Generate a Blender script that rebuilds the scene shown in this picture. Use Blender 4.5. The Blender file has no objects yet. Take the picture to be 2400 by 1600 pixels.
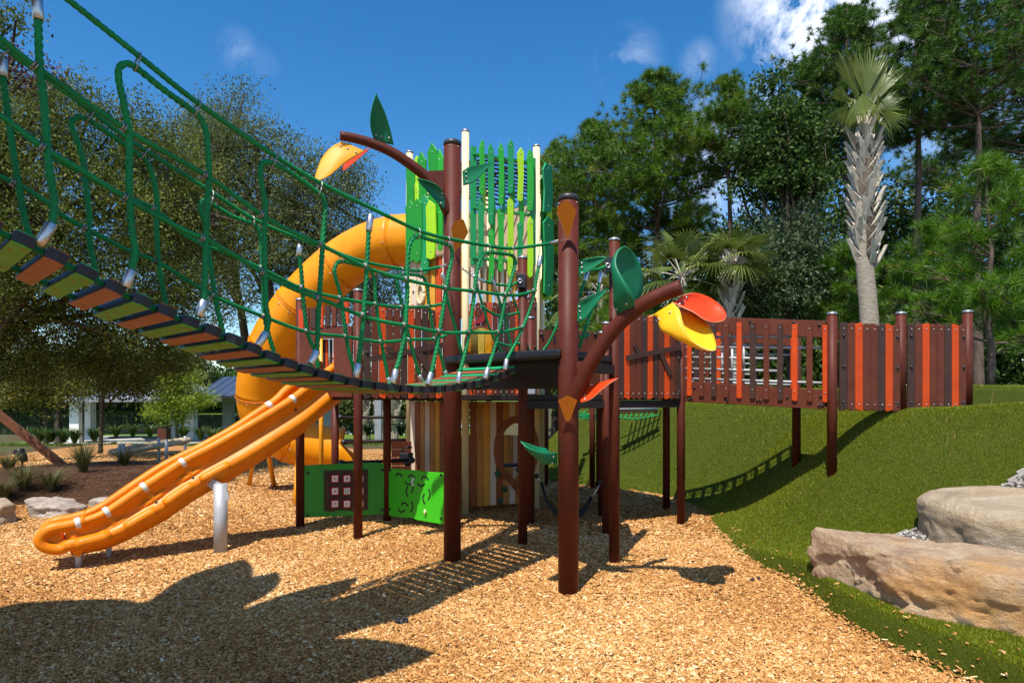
import bpy, math, random
import numpy as np
from mathutils import Vector, Matrix, noise as mnoise
C = bpy.context
SC = C.scene
COL = SC.collection
random.seed(7)
rng = np.random.default_rng(11)

# ------------------------------------------------------------------ camera, light, exposure
F, HZ, EYE = 1500.0, 930.0, 1.8          # focal length in 2400-wide pixels, horizon row, eye height
cam = bpy.data.cameras.new('camera')
cam.sensor_width = 36.0
cam.lens = F / 2400.0 * 36.0
cam.shift_y = (HZ - 800.0) / 2400.0
cam.clip_end = 3000.0
co = bpy.data.objects.new('camera', cam)
co.location = (0, 0, EYE)
co.rotation_euler = (math.radians(90), 0, 0)
COL.objects.link(co)
SC.camera = co

SUN_EL = math.radians(63.0)
SUN_DX, SUN_DY = 0.38, 0.925              # the light travels right and away from the camera
_n = math.hypot(SUN_DX, SUN_DY)
SUN_DX, SUN_DY = SUN_DX / _n, SUN_DY / _n
sl = bpy.data.lights.new('sun', 'SUN')
sl.energy = 5.0
sl.angle = math.radians(0.5)
sl.color = (1.0, 0.95, 0.87)
so = bpy.data.objects.new('sun', sl)
sd = Vector((SUN_DX * math.cos(SUN_EL), SUN_DY * math.cos(SUN_EL), -math.sin(SUN_EL)))
so.rotation_euler = sd.to_track_quat('-Z', 'Y').to_euler()
so.location = (-5, -10, 20)
COL.objects.link(so)

W = bpy.data.worlds.new('World')
SC.world = W
W.use_nodes = True
nt = W.node_tree
bg = nt.nodes['Background']
sky = nt.nodes.new('ShaderNodeTexSky')
sky.sky_type = 'NISHITA'
sky.sun_disc = False
sky.sun_elevation = SUN_EL
sky.sun_rotation = math.atan2(-SUN_DX, -SUN_DY)
sky.altitude = 50
sky.air_density = 1.0
sky.dust_density = 0.25
sky.ozone_density = 2.2
hs = nt.nodes.new('ShaderNodeHueSaturation')
hs.inputs['Saturation'].default_value = 1.38
hs.inputs['Value'].default_value = 1.0
nt.links.new(sky.outputs[0], hs.inputs['Color'])
# fair-weather clouds, fixed in the sky by direction
tc = nt.nodes.new('ShaderNodeTexCoord')
def wmath(op, a, b=None):
    n = nt.nodes.new('ShaderNodeMath'); n.operation = op
    for i, v in enumerate((a, b)):
        if v is None: continue
        if isinstance(v, (int, float)): n.inputs[i].default_value = v
        else: nt.links.new(v, n.inputs[i])
    return n.outputs[0]
nz = nt.nodes.new('ShaderNodeTexNoise')
nz.inputs['Scale'].default_value = 10.5
nz.inputs['Detail'].default_value = 9.0
nz.inputs['Roughness'].default_value = 0.68
nz.inputs['Distortion'].default_value = 0.5
nt.links.new(tc.outputs['Generated'], nz.inputs['Vector'])
tot = None
FILL_CLOUDS = [((-.3, -1, .55), .9, .9), ((.8, -.7, .5), .75, .85), ((-1, -.25, .6), .55, .7)]   # unseen white clouds added behind the viewer to whiten the fill light
for (px, py, rad, amp) in [(d_, None, r_, a_) for d_, r_, a_ in FILL_CLOUDS] + list(((1960, -10, .15, 2.6), (1880, 70, .07, 1.5), (2080, 30, .10, 2.0), (1470, 150, .06, .42), (1640, 145, .035, .3), (558, 118, .034, .26), (615, 150, .03, .13), (1660, 400, .13, .62), (1800, 190, .09, .42), (2130, 40, .12, .55), (560, 860, .06, .6), (2330, 330, .12, .5), (2200, 300, .08, .35))):
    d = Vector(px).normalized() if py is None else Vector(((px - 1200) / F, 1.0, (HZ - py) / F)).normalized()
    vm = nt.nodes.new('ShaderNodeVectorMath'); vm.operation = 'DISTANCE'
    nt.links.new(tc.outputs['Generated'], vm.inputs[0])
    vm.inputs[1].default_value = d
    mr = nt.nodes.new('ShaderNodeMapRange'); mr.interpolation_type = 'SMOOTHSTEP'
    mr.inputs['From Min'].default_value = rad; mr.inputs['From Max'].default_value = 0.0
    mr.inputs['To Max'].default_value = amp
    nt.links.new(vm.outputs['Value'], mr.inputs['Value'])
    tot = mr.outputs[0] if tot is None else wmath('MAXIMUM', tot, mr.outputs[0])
mr = nt.nodes.new('ShaderNodeMapRange')
mr.inputs['From Min'].default_value = 0.40; mr.inputs['From Max'].default_value = 0.74
nt.links.new(nz.outputs[0], mr.inputs['Value'])
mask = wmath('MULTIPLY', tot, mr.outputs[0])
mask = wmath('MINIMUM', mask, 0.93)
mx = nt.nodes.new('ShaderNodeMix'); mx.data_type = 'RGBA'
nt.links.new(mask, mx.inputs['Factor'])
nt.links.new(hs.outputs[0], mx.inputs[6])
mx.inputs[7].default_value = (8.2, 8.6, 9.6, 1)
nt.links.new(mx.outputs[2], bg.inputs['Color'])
bg.inputs['Strength'].default_value = 0.135

SC.view_settings.view_transform = 'Standard'
SC.view_settings.look = 'None'
SC.view_settings.exposure = 0.40
SC.view_settings.gamma = 1.0

# ------------------------------------------------------------------ helpers
def P(px, py, Y):
    """the point seen at photo pixel (px, py) at distance Y in front of the camera"""
    return Vector(((px - 1200) / F * Y, Y, EYE + (HZ - py) / F * Y))
def G(px, py, z=0.0):
    Y = (EYE - z) * F / (py - HZ)
    return Vector(((px - 1200) / F * Y, Y, z))
def onp(px, py, a, b):
    """the point seen at (px, py) in the vertical plane through plan points a and b"""
    k = (px - 1200) / F
    dx, dy = b[0] - a[0], b[1] - a[1]
    t = (k * a[1] - a[0]) / (dx - k * dy)
    Y = a[1] + dy * t
    return Vector((k * Y, Y, EYE + (HZ - py) / F * Y))
def V3(p, z): return Vector((p[0], p[1], z))

def tag(o, label=None, cat=None, group=None, kind=None):
    if label: o['label'] = label
    if cat: o['category'] = cat
    if group: o['group'] = group
    if kind: o['kind'] = kind
    return o
def thing(name, label, cat, loc=(0, 0, 0), group=None):
    o = bpy.data.objects.new(name, None)
    o.empty_display_size = 0.2
    o.location = loc
    COL.objects.link(o)
    return tag(o, label, cat, group)

class MB:
    def __init__(s): s.v = []; s.f = []; s.m = []; s.sm = []
    def add(s, verts, faces, mi=0, smooth=False):
        b = len(s.v)
        s.v.extend([tuple(p) for p in verts])
        for f in faces:
            s.f.append([b + i for i in f]); s.m.append(mi); s.sm.append(smooth)
    def box(s, c, size, M=None, mi=0):
        hx, hy, hz = size[0] / 2, size[1] / 2, size[2] / 2
        vs = [Vector((x, y, z)) for x in (-hx, hx) for y in (-hy, hy) for z in (-hz, hz)]
        if M is not None: vs = [M @ v for v in vs]
        c = Vector(c)
        s.add([v + c for v in vs], [(0, 1, 3, 2), (4, 6, 7, 5), (0, 4, 5, 1), (2, 3, 7, 6), (0, 2, 6, 4), (1, 5, 7, 3)], mi)
    def bar(s, a, b, w, h, up=(0, 0, 1), mi=0):
        a, b = Vector(a), Vector(b)
        d = b - a; L = d.length; d.normalize()
        up = Vector(up)
        x = d.cross(up)
        if x.length < 1e-4: x = d.cross(Vector((1, 0, 0)))
        x.normalize(); z = x.cross(d)
        s.box((a + b) / 2, (w, L, h), Matrix((x, d, z)).transposed(), mi)
    def tube(s, pts, r, n=12, mi=0, caps=True, lob=0, amp=0.0, turn=0.12, smooth=True):
        pts = [Vector(p) for p in pts]
        N = len(pts)
        rs = r if isinstance(r, (list, tuple)) else [r] * N
        t0 = (pts[1] - pts[0]).normalized()
        u = t0.orthogonal().normalized()
        rings = []; dist = 0
        for i in range(N):
            t = (pts[min(i + 1, N - 1)] - pts[max(i - 1, 0)]).normalized()
            u = (u - t * u.dot(t)).normalized()
            w = t.cross(u)
            if i: dist += (pts[i] - pts[i - 1]).length
            ring = []
            for k in range(n):
                a = 2 * math.pi * k / n
                rr = rs[i]
                if lob: rr *= 1 + amp * math.cos(lob * (a - 2 * math.pi * dist / turn))
                ring.append(pts[i] + (u * math.cos(a) + w * math.sin(a)) * rr)
            rings.append(ring)
        vs = [v for ring in rings for v in ring]
        fs = []
        for i in range(N - 1):
            for k in range(n):
                fs.append((i * n + k, i * n + (k + 1) % n, (i + 1) * n + (k + 1) % n, (i + 1) * n + k))
        s.add(vs, fs, mi, smooth)
        if caps:
            b = len(s.v) - len(vs)
            s.f.append([b + k for k in range(n)][::-1]); s.m.append(mi); s.sm.append(False)
            s.f.append([b + (N - 1) * n + k for k in range(n)]); s.m.append(mi); s.sm.append(False)
    def cyl(s, a, b, r, n=20, mi=0, r2=None):
        s.tube([a, b], [r, r if r2 is None else r2], n, mi)
    def sph(s, c, r, mi=0, n=10, m=6, sc=(1, 1, 1)):
        c = Vector(c); vs = []; fs = []
        for i in range(m + 1):
            th = math.pi * i / m
            for k in range(n):
                a = 2 * math.pi * k / n
                vs.append(c + Vector((math.sin(th) * math.cos(a) * sc[0], math.sin(th) * math.sin(a) * sc[1], math.cos(th) * sc[2])) * r)
        for i in range(m):
            for k in range(n):
                fs.append((i * n + k, (i + 1) * n + k, (i + 1) * n + (k + 1) % n, i * n + (k + 1) % n))
        s.add(vs, fs, mi, True)
    def prism(s, poly, th, nrm, mi=0, smooth=False):
        """poly: 3D outline, extruded by th along nrm (front = poly + nrm*th)"""
        nrm = Vector(nrm).normalized()
        poly = [Vector(p) for p in poly]
        # keep the outline counter-clockwise seen from nrm
        ar = Vector((0, 0, 0))
        for i in range(len(poly)): ar += poly[i].cross(poly[(i + 1) % len(poly)])
        if ar.dot(nrm) < 0: poly = poly[::-1]
        n = len(poly)
        vs = [p for p in poly] + [p + nrm * th for p in poly]
        fs = [tuple(range(n))[::-1], tuple(range(n, 2 * n))]
        for i in range(n): fs.append((i, (i + 1) % n, n + (i + 1) % n, n + i))
        s.add(vs, fs, mi, smooth)
    def torus(s, c, axis, R, r, n=14, m=8, mi=0):
        axis = Vector(axis).normalized(); u = axis.orthogonal().normalized(); w = axis.cross(u)
        c = Vector(c); vs = []; fs = []
        for i in range(n):
            a = 2 * math.pi * i / n; d = u * math.cos(a) + w * math.sin(a)
            for k in range(m):
                b = 2 * math.pi * k / m
                vs.append(c + d * (R + r * math.cos(b)) + axis * r * math.sin(b))
        for i in range(n):
            for k in range(m):
                fs.append((i * m + k, ((i + 1) % n) * m + k, ((i + 1) % n) * m + (k + 1) % m, i * m + (k + 1) % m))
        s.add(vs, fs, mi, True)
    def build(s, name, mats, parent=None, bevel=0.0, seg=2, solid=0.0):
        off = Vector((0, 0, 0))
        p = parent
        while p is not None: off += p.location; p = p.parent
        me = bpy.data.meshes.new(name)
        me.from_pydata([Vector(v) - off for v in s.v], [], s.f)
        if not isinstance(mats, (list, tuple)): mats = [mats]
        for m in mats: me.materials.append(m)
        me.polygons.foreach_set('material_index', s.m)
        me.polygons.foreach_set('use_smooth', s.sm)
        me.update()
        o = bpy.data.objects.new(name, me)
        COL.objects.link(o)
        if parent is not None: o.parent = parent
        if solid:
            md = o.modifiers.new('thickness', 'SOLIDIFY'); md.thickness = solid; md.offset = 0
        if bevel:
            md = o.modifiers.new('edges', 'BEVEL'); md.width = bevel; md.segments = seg; md.limit_method = 'ANGLE'; md.angle_limit = math.radians(40)
            md.harden_normals = False
        return o

def crom(pts, step=0.05):
    pts = [Vector(p) for p in pts]
    out = []
    for i in range(len(pts) - 1):
        p0 = pts[i - 1] if i else pts[0] * 2 - pts[1]
        p1, p2 = pts[i], pts[i + 1]
        p3 = pts[i + 2] if i + 2 < len(pts) else pts[-1] * 2 - pts[-2]
        n = max(1, int((p2 - p1).length / step))
        for k in range(n):
            t = k / n
            out.append(0.5 * ((2 * p1) + (p2 - p0) * t + (2 * p0 - 5 * p1 + 4 * p2 - p3) * t * t + (3 * p1 - p0 - 3 * p2 + p3) * t ** 3))
    out.append(pts[-1])
    return out

def npmesh(name, verts, faces, mat, tint=None, parent=None, smooth=False):
    """a big mesh straight from arrays; faces (M,k)"""
    verts = np.asarray(verts, dtype=np.float32); faces = np.asarray(faces, dtype=np.int32)
    if parent is not None:
        off = Vector((0, 0, 0)); p = parent
        while p is not None: off += p.location; p = p.parent
        verts = verts - np.array(off, dtype=np.float32)
    me = bpy.data.meshes.new(name)
    M, k = faces.shape
    me.vertices.add(len(verts)); me.vertices.foreach_set('co', verts.ravel())
    me.loops.add(M * k); me.loops.foreach_set('vertex_index', faces.ravel())
    me.polygons.add(M); me.polygons.foreach_set('loop_start', np.arange(M, dtype=np.int32) * k)
    if smooth: me.polygons.foreach_set('use_smooth', np.ones(M, dtype=bool))
    if tint is not None:
        at = me.attributes.new('tint', 'FLOAT', 'FACE'); at.data.foreach_set('value', np.asarray(tint, dtype=np.float32))
    me.materials.append(mat)
    me.update(); me.validate()
    o = bpy.data.objects.new(name, me); COL.objects.link(o)
    if parent is not None: o.parent = parent
    return o

# ------------------------------------------------------------------ materials
def newmat(name):
    m = bpy.data.materials.new(name); m.use_nodes = True
    n = m.node_tree; b = n.nodes['Principled BSDF']
    return m, n, b
def link(n, a, b): n.links.new(a, b)
def noise_node(n, scale, detail=4, rough=.55, vec=None, dist=0.0):
    t = n.nodes.new('ShaderNodeTexNoise')
    t.inputs['Scale'].default_value = scale; t.inputs['Detail'].default_value = detail; t.inputs['Roughness'].default_value = rough
    t.inputs['Distortion'].default_value = dist
    if vec is not None: n.links.new(vec, t.inputs['Vector'])
    return t
def pos_node(n):
    return n.nodes.new('ShaderNodeNewGeometry').outputs['Position']
def ramp(n, fac, stops):
    r = n.nodes.new('ShaderNodeValToRGB')
    el = r.color_ramp.elements
    while len(el) < len(stops): el.new(0.5)
    for e, (p, c) in zip(el, stops):
        e.position = p; e.color = (c[0], c[1], c[2], 1)
    n.links.new(fac, r.inputs['Fac'])
    return r.outputs['Color']
def bump(n, b, h, strength=.3, dist=.01):
    bp = n.nodes.new('ShaderNodeBump'); bp.inputs['Strength'].default_value = strength; bp.inputs['Distance'].default_value = dist
    n.links.new(h, bp.inputs['Height']); n.links.new(bp.outputs['Normal'], b.inputs['Normal'])

def paint(name, col, rough=.45, var=.12, bscale=260, bstr=.12, spec=.5, metal=0.0, dust=0.0, coat=0.0):
    """a moulded, coated or painted surface with slight wear"""
    m, n, b = newmat(name)
    p = pos_node(n)
    nz = noise_node(n, 5.0, 6, .6, p)
    lo = tuple(c * (1 - var) for c in col); hi = tuple(min(1, c * (1 + var)) for c in col)
    c = ramp(n, nz.outputs[0], [(.3, lo), (.7, hi)])
    if dust:
        n2 = noise_node(n, 14.0, 8, .7, p)
        mr = n.nodes.new('ShaderNodeMapRange'); mr.inputs['From Min'].default_value = .55; mr.inputs['From Max'].default_value = .8
        mr.inputs['To Max'].default_value = dust
        link(n, n2.outputs[0], mr.inputs['Value'])
        mx = n.nodes.new('ShaderNodeMix'); mx.data_type = 'RGBA'
        link(n, mr.outputs[0], mx.inputs['Factor']); link(n, c, mx.inputs[6]); mx.inputs[7].default_value = (.42, .36, .29, 1)
        c = mx.outputs[2]
    link(n, c, b.inputs['Base Color'])
    n3 = noise_node(n, 9.0, 5, .6, p)
    mr = n.nodes.new('ShaderNodeMapRange'); mr.inputs['To Min'].default_value = max(0.05, rough - .09); mr.inputs['To Max'].default_value = min(1, rough + .12)
    link(n, n3.outputs[0], mr.inputs['Value']); link(n, mr.outputs[0], b.inputs['Roughness'])
    b.inputs['Specular IOR Level'].default_value = spec
    b.inputs['Metallic'].default_value = metal
    if coat: b.inputs['Coat Weight'].default_value = coat; b.inputs['Coat Roughness'].default_value = .15
    if bstr: bump(n, b, noise_node(n, bscale, 2, .5, p).outputs[0], bstr, .002)
    return m

M = {}
M['post'] = paint('brown powder coat', (.088, .018, .009), .50, .16, 320, .25, .20, dust=.07)
M['postcap'] = paint('dark post cap', (.03, .028, .028), .4, .1, bstr=0)
M['capgrey'] = paint('aluminium cap', (.32, .34, .36), .4, .1, bstr=0, metal=.6)
M['brown'] = paint('brown board', (.122, .031, .015), .5, .16, 120, .15, .26, dust=.08)
M['darkbrown'] = paint('chocolate board', (.055, .027, .020), .5, .15, 120, .15, .3, dust=.10)
M['orange'] = paint('burnt orange board', (.56, .062, .006), .5, .12, 120, .15, .3, dust=.05)
M['rust'] = paint('rust board', (.28, .075, .015), .5, .12, 120, .12, .4)
M['ochre'] = paint('ochre board', (.50, .22, .045), .5, .12, 120, .12, .4)
M['amber'] = paint('amber board', (.72, .33, .03), .5, .08, 120, .12, .4)
M['cream'] = paint('cream paint', (.76, .63, .35), .45, .06, 200, .08, .3)
M['creamwood'] = paint('pale board', (.72, .58, .44), .5, .06, 120, .12, .4)
M['tan'] = paint('tan board', (.56, .42, .28), .5, .08, 120, .1, .4)
M['slide'] = paint('moulded orange-yellow plastic', (.73, .205, .002), .42, .12, 150, .10, .28, dust=.06)
M['tubeslide'] = paint('moulded yellow tube plastic', (.80, .28, .003), .38, .09, 150, .08, .32, dust=.04)
M['yellowsteel'] = paint('yellow powder coat', (.82, .33, .01), .38, .05, 200, .08)
M['leafgreen'] = paint('dark green sheet', (.005, .150, .064), .45, .10, 200, .05, .3)
M['leaflight'] = paint('mid green sheet', (.012, .27, .10), .4, .08, 200, .05, .5)
M['green'] = paint('bright green board', (.020, .36, .020), .45, .08, 120, .06, .45)
M['midgreen'] = paint('grass green board', (.012, .265, .016), .45, .08, 120, .06, .45)
M['teal'] = paint('emerald board', (.008, .275, .070), .45, .08, 120, .06, .45)
M['lime'] = paint('lime board', (.36, .66, .006), .45, .06, 120, .06, .45)
M['panelgreen'] = paint('vivid green panel', (.045, .50, .012), .4, .05, 100, .05, .45)
M['panelgreen2'] = paint('deep green panel', (.020, .30, .020), .42, .06, 100, .05, .45)
M['leafyellow'] = paint('golden sheet', (.85, .44, .010), .48, .07, 200, .04, .3)
M['leafgold'] = paint('orange gold sheet', (.82, .33, .006), .48, .07, 200, .04, .3)
M['leaforange'] = paint('orange sheet', (.62, .20, .012), .4, .06, 200, .04, .5)
M['leafred'] = paint('red orange sheet', (.70, .050, .006), .48, .08, 200, .04, .3)
M['rope'] = paint('green rope', (.004, .205, .058), .55, .25, 900, .4, .25)
M['steel'] = paint('galvanised steel', (.42, .43, .44), .5, .15, 60, .1, .5, metal=.25)
M['clamp'] = paint('dull stainless clamp', (.30, .29, .28), .4, .2, 60, .05, .5, metal=.8)
M['steelbright'] = paint('bright steel', (.58, .58, .58), .32, .1, 60, .05, .5, metal=.9)
M['bolt'] = paint('bolt head', (.45, .45, .44), .35, .1, bstr=0, metal=.8)
M['blackbolt'] = paint('black bolt cover', (.02, .02, .022), .35, .1, bstr=0)
M['black'] = paint('black rubber', (.014, .015, .018), .5, .2, 90, .12, .4)
M['blackdeck'] = paint('black coated deck', (.012, .013, .016), .42, .2, 90, .2, .4)
M['darksteel'] = paint('dark deck frame', (.012, .007, .0055), .5, .2, 90, .1, .4)
M['plankgreen'] = paint('green plank face', (.045, .33, .010), .5, .12, 100, .1, .4)
M['planktop'] = paint('green plank top', (.012, .33, .12), .45, .08, 100, .1, .4)
M['plankbrown'] = paint('brown plank face', (.30, .085, .028), .5, .12, 100, .1, .4)
M['white'] = paint('white paint', (.78, .78, .76), .5, .04, 60, .05)
M['red'] = paint('red plastic', (.48, .012, .012), .35, .06, bstr=0)
M['darkred'] = paint('cardinal red', (.30, .008, .012), .4, .1, bstr=0)
M['hold'] = paint('green climbing hold', (.01, .12, .05), .5, .1, 60, .3)
M['greypaint'] = paint('grey paint', (.30, .32, .35), .5, .06, 60, .05)
M['roofblue'] = paint('standing seam metal roof', (.05, .075, .125), .42, .1, 30, .05, .5, metal=.2)
M['roofpale'] = paint('pale metal roof', (.36, .36, .42), .4, .08, 30, .05, .5, metal=.2)
M['roofdark'] = paint('dark fascia', (.025, .025, .03), .5, .1, bstr=0)
M['iron'] = paint('black iron', (.012, .012, .014), .45, .1, bstr=0)
M['concrete'] = paint('pale concrete', (.46, .43, .38), .8, .12, 40, .3, .3)
M['beam'] = paint('stained timber', (.17, .065, .028), .6, .3, 40, .4, .3)
M['bindred'] = paint('brown litter bin', (.11, .028, .018), .5, .1, bstr=0)
M['ropebeige'] = paint('beige rope', (.44, .35, .22), .7, .2, 300, .6, .3)

def glassy():
    m, n, b = newmat('amber clear dome')
    b.inputs['Base Color'].default_value = (.95, .72, .16, 1)
    b.inputs['Transmission Weight'].default_value = .9
    b.inputs['Roughness'].default_value = .03
    b.inputs['IOR'].default_value = 1.2
    return m
M['dome'] = glassy()

def foliage(name, stops, rough=.5, trans=.25, spec=.4):
    m, n, b = newmat(name)
    a = n.nodes.new('ShaderNodeAttribute'); a.attribute_name = 'tint'
    c = ramp(n, a.outputs['Fac'], stops)
    link(n, c, b.inputs['Base Color'])
    b.inputs['Roughness'].default_value = rough
    b.inputs['Specular IOR Level'].default_value = spec
    tr = n.nodes.new('ShaderNodeBsdfTranslucent'); link(n, c, tr.inputs['Color'])
    ms = n.nodes.new('ShaderNodeMixShader'); ms.inputs[0].default_value = trans
    link(n, b.outputs[0], ms.inputs[1]); link(n, tr.outputs[0], ms.inputs[2])
    link(n, ms.outputs[0], n.nodes['Material Output'].inputs['Surface'])
    return m
M['oakleaf'] = foliage('oak leaves', [(0, (.030, .048, .009)), (.45, (.088, .122, .019)), (.85, (.165, .20, .034)), (1, (.25, .25, .06))], .6, .3, .22)
M['oakleaf2'] = foliage('thin oak leaves', [(0, (.044, .066, .019)), (.5, (.11, .14, .04)), (1, (.22, .245, .08))], .6, .3, .22)
M['redleaf'] = foliage('dead oak leaves', [(0, (.06, .018, .012)), (.6, (.13, .045, .03)), (1, (.2, .1, .06))], .5)
M['pineneedle'] = foliage('pine needles', [(0, (.026, .072, .005)), (.5, (.085, .190, .012)), (.85, (.175, .28, .018)), (1, (.25, .22, .03))], .45, .25)
M['pinedark'] = foliage('dark pine needles', [(0, (.018, .054, .006)), (.5, (.062, .145, .013)), (1, (.14, .235, .022))], .45, .25)
M['youngpine'] = foliage('young pine needles', [(0, (.035, .11, .006)), (.5, (.095, .215, .010)), (.9, (.20, .32, .018)), (1, (.26, .18, .03))], .4, .3)
M['broadleaf'] = foliage('broad leaves', [(0, (.013, .038, .007)), (.5, (.045, .10, .017)), (1, (.11, .165, .028))], .55, .3, .25)
M['shrubleaf'] = foliage('glossy shrub leaves', [(0, (.014, .034, .012)), (.5, (.048, .085, .028)), (1, (.14, .18, .075))], .5, .25, .3)
M['cypress'] = foliage('bright cypress leaves', [(0, (.11, .16, .012)), (.5, (.25, .33, .025)), (1, (.40, .46, .05))], .5, .35)
M['yellowtree'] = foliage('yellow green leaves', [(0, (.05, .055, .008)), (.5, (.14, .13, .012)), (1, (.26, .21, .02))], .5, .35)
M['palmleaf'] = foliage('palm fronds', [(0, (.035, .070, .012)), (.5, (.115, .155, .026)), (.85, (.22, .265, .055)), (1, (.30, .33, .12))], .4, .25)
M['grassblade'] = foliage('ornamental grass', [(0, (.04, .05, .012)), (.5, (.10, .11, .03)), (1, (.25, .20, .08))], .5, .3)
M['turfblade'] = foliage('synthetic grass blades', [(0, (.078, .098, .001)), (.5, (.176, .216, .003)), (.9, (.275, .305, .006)), (1, (.58, .60, .16))], .42, .15, .5)
M['lawnblade'] = foliage('lawn grass', [(0, (.06, .10, .01)), (1, (.20, .26, .03))], .6, .2)
M['fern'] = foliage('fern fronds', [(0, (.012, .035, .006)), (.6, (.05, .10, .012)), (1, (.16, .16, .03))], .5, .25)
M['chip'] = foliage('wood chips', [(0, (.11, .042, .012)), (.25, (.30, .125, .032)), (.6, (.54, .265, .080)), (.9, (.74, .46, .185)), (1, (.86, .64, .36))], .75, 0.0, .2)
M['pebble'] = foliage('white pebbles', [(0, (.08, .07, .055)), (.5, (.24, .215, .18)), (1, (.55, .52, .46))], .7, 0.0, .3)
M['straw'] = foliage('pine straw', [(0, (.05, .02, .01)), (.6, (.15, .065, .03)), (1, (.3, .16, .08))], .8, 0.0, .2)

def ground_mat(name, stops, scale, bs=.4, bd=.02, rough=.9, scale2=1.2, mixc=None):
    m, n, b = newmat(name)
    p = pos_node(n)
    a = noise_node(n, scale, 8, .7, p)
    c = ramp(n, a.outputs[0], stops)
    if mixc:
        l = noise_node(n, scale2, 4, .6, p)
        mr = n.nodes.new('ShaderNodeMapRange'); mr.inputs['From Min'].default_value = .42; mr.inputs['From Max'].default_value = .6; mr.inputs['To Max'].default_value = .75
        link(n, l.outputs[0], mr.inputs['Value'])
        mx = n.nodes.new('ShaderNodeMix'); mx.data_type = 'RGBA'
        link(n, mr.outputs[0], mx.inputs['Factor']); link(n, c, mx.inputs[6]); mx.inputs[7].default_value = (*mixc, 1); c = mx.outputs[2]
    link(n, c, b.inputs['Base Color']); b.inputs['Roughness'].default_value = rough; b.inputs['Specular IOR Level'].default_value = .2
    bump(n, b, a.outputs[0], bs, bd)
    return m
M['mulch'] = ground_mat('wood chip bed', [(.3, (.17, .07, .022)), (.5, (.42, .20, .065)), (.7, (.62, .34, .13))], 38, .9, .03)
M['forestfloor'] = ground_mat('forest floor', [(.3, (.04, .028, .012)), (.55, (.10, .06, .025)), (.75, (.09, .10, .03))], 3, .6, .08, mixc=(.06, .085, .02), scale2=.35)
M['lawn'] = ground_mat('lawn', [(.3, (.06, .10, .012)), (.6, (.13, .19, .022)), (.8, (.2, .24, .04))], 6, .4, .04)
M['turfbase'] = ground_mat('turf backing', [(.3, (.024, .034, .001)), (.6, (.058, .078, .002)), (.75, (.09, .115, .003))], 90, .8, .012, .8)
M['bed'] = ground_mat('pine straw bed', [(.3, (.022, .011, .006)), (.55, (.075, .034, .015)), (.75, (.15, .075, .034))], 22, .8, .04)
M['gravel'] = ground_mat('gravel bed', [(.3, (.12, .10, .085)), (.55, (.34, .31, .27)), (.75, (.6, .57, .52))], 60, .8, .02)

def bark(name, stops, zs=6, scale=10, bs=.8):
    m, n, b = newmat(name)
    p = pos_node(n)
    mp = n.nodes.new('ShaderNodeMapping'); mp.inputs['Scale'].default_value = (1, 1, 1.0 / zs)
    link(n, p, mp.inputs['Vector'])
    a = noise_node(n, scale, 8, .7, mp.outputs[0])
    link(n, ramp(n, a.outputs[0], stops), b.inputs['Base Color'])
    b.inputs['Roughness'].default_value = .85; b.inputs['Specular IOR Level'].default_value = .2
    bump(n, b, a.outputs[0], bs, .03)
    return m
M['oakbark'] = bark('oak bark', [(.3, (.035, .025, .018)), (.7, (.13, .10, .075))])
M['pinebark'] = bark('pine bark', [(.3, (.06, .038, .028)), (.6, (.16, .115, .09)), (.8, (.26, .2, .16))], 3, 9)
M['palmbark'] = bark('palm trunk', [(.25, (.16, .12, .085)), (.5, (.38, .32, .25)), (.75, (.56, .50, .41))], .12, 7, .9)
M['palmboot'] = bark('palm boots', [(.25, (.30, .24, .18)), (.5, (.56, .50, .41)), (.75, (.76, .70, .60))], 5, 16, .5)

def rockmat(name, c1, c2, c3, warm):
    m, n, b = newmat(name)
    p = pos_node(n)
    mp = n.nodes.new('ShaderNodeMapping'); mp.inputs['Scale'].default_value = (1, 1, 3.2); mp.inputs['Rotation'].default_value = (.12, .3, 0)
    link(n, p, mp.inputs['Vector'])
    a = noise_node(n, 3.2, 9, .68, mp.outputs[0], .6)
    c = ramp(n, a.outputs[0], [(.28, c1), (.5, c2), (.72, c3)])
    l = noise_node(n, 1.7, 6, .6, p, .4)
    mr = n.nodes.new('ShaderNodeMapRange'); mr.inputs['From Min'].default_value = .52; mr.inputs['From Max'].default_value = .68; mr.inputs['To Max'].default_value = .8
    link(n, l.outputs[0], mr.inputs['Value'])
    mx = n.nodes.new('ShaderNodeMix'); mx.data_type = 'RGBA'
    link(n, mr.outputs[0], mx.inputs['Factor']); link(n, c, mx.inputs[6]); mx.inputs[7].default_value = (*warm, 1)
    link(n, mx.outputs[2], b.inputs['Base Color']); b.inputs['Roughness'].default_value = .85; b.inputs['Specular IOR Level'].default_value = .25
    f = noise_node(n, 26, 10, .72, p, .2)
    ad = n.nodes.new('ShaderNodeMath'); ad.operation = 'ADD'
    link(n, a.outputs[0], ad.inputs[0]); link(n, f.outputs[0], ad.inputs[1])
    bump(n, b, ad.outputs[0], 1.0, .06)
    return m
M['rocktan'] = rockmat('orange sandstone', (.34, .205, .125), (.62, .43, .27), (.80, .63, .42), (.78, .42, .14))
M['rockgrey'] = rockmat('grey tan stone', (.38, .27, .175), (.57, .44, .29), (.74, .62, .46), (.60, .42, .23))
M['rockpale'] = rockmat('pale rock', (.30, .22, .18), (.52, .42, .34), (.68, .60, .50), (.42, .22, .15))

def watermat():
    m, n, b = newmat('lake water')
    b.inputs['Base Color'].default_value = (.012, .018, .014, 1)
    b.inputs['Roughness'].default_value = .06
    b.inputs['IOR'].default_value = 1.33
    p = pos_node(n)
    bump(n, b, noise_node(n, 1.3, 3, .5, p).outputs[0], .03, .02)
    return m
M['water'] = watermat()
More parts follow.
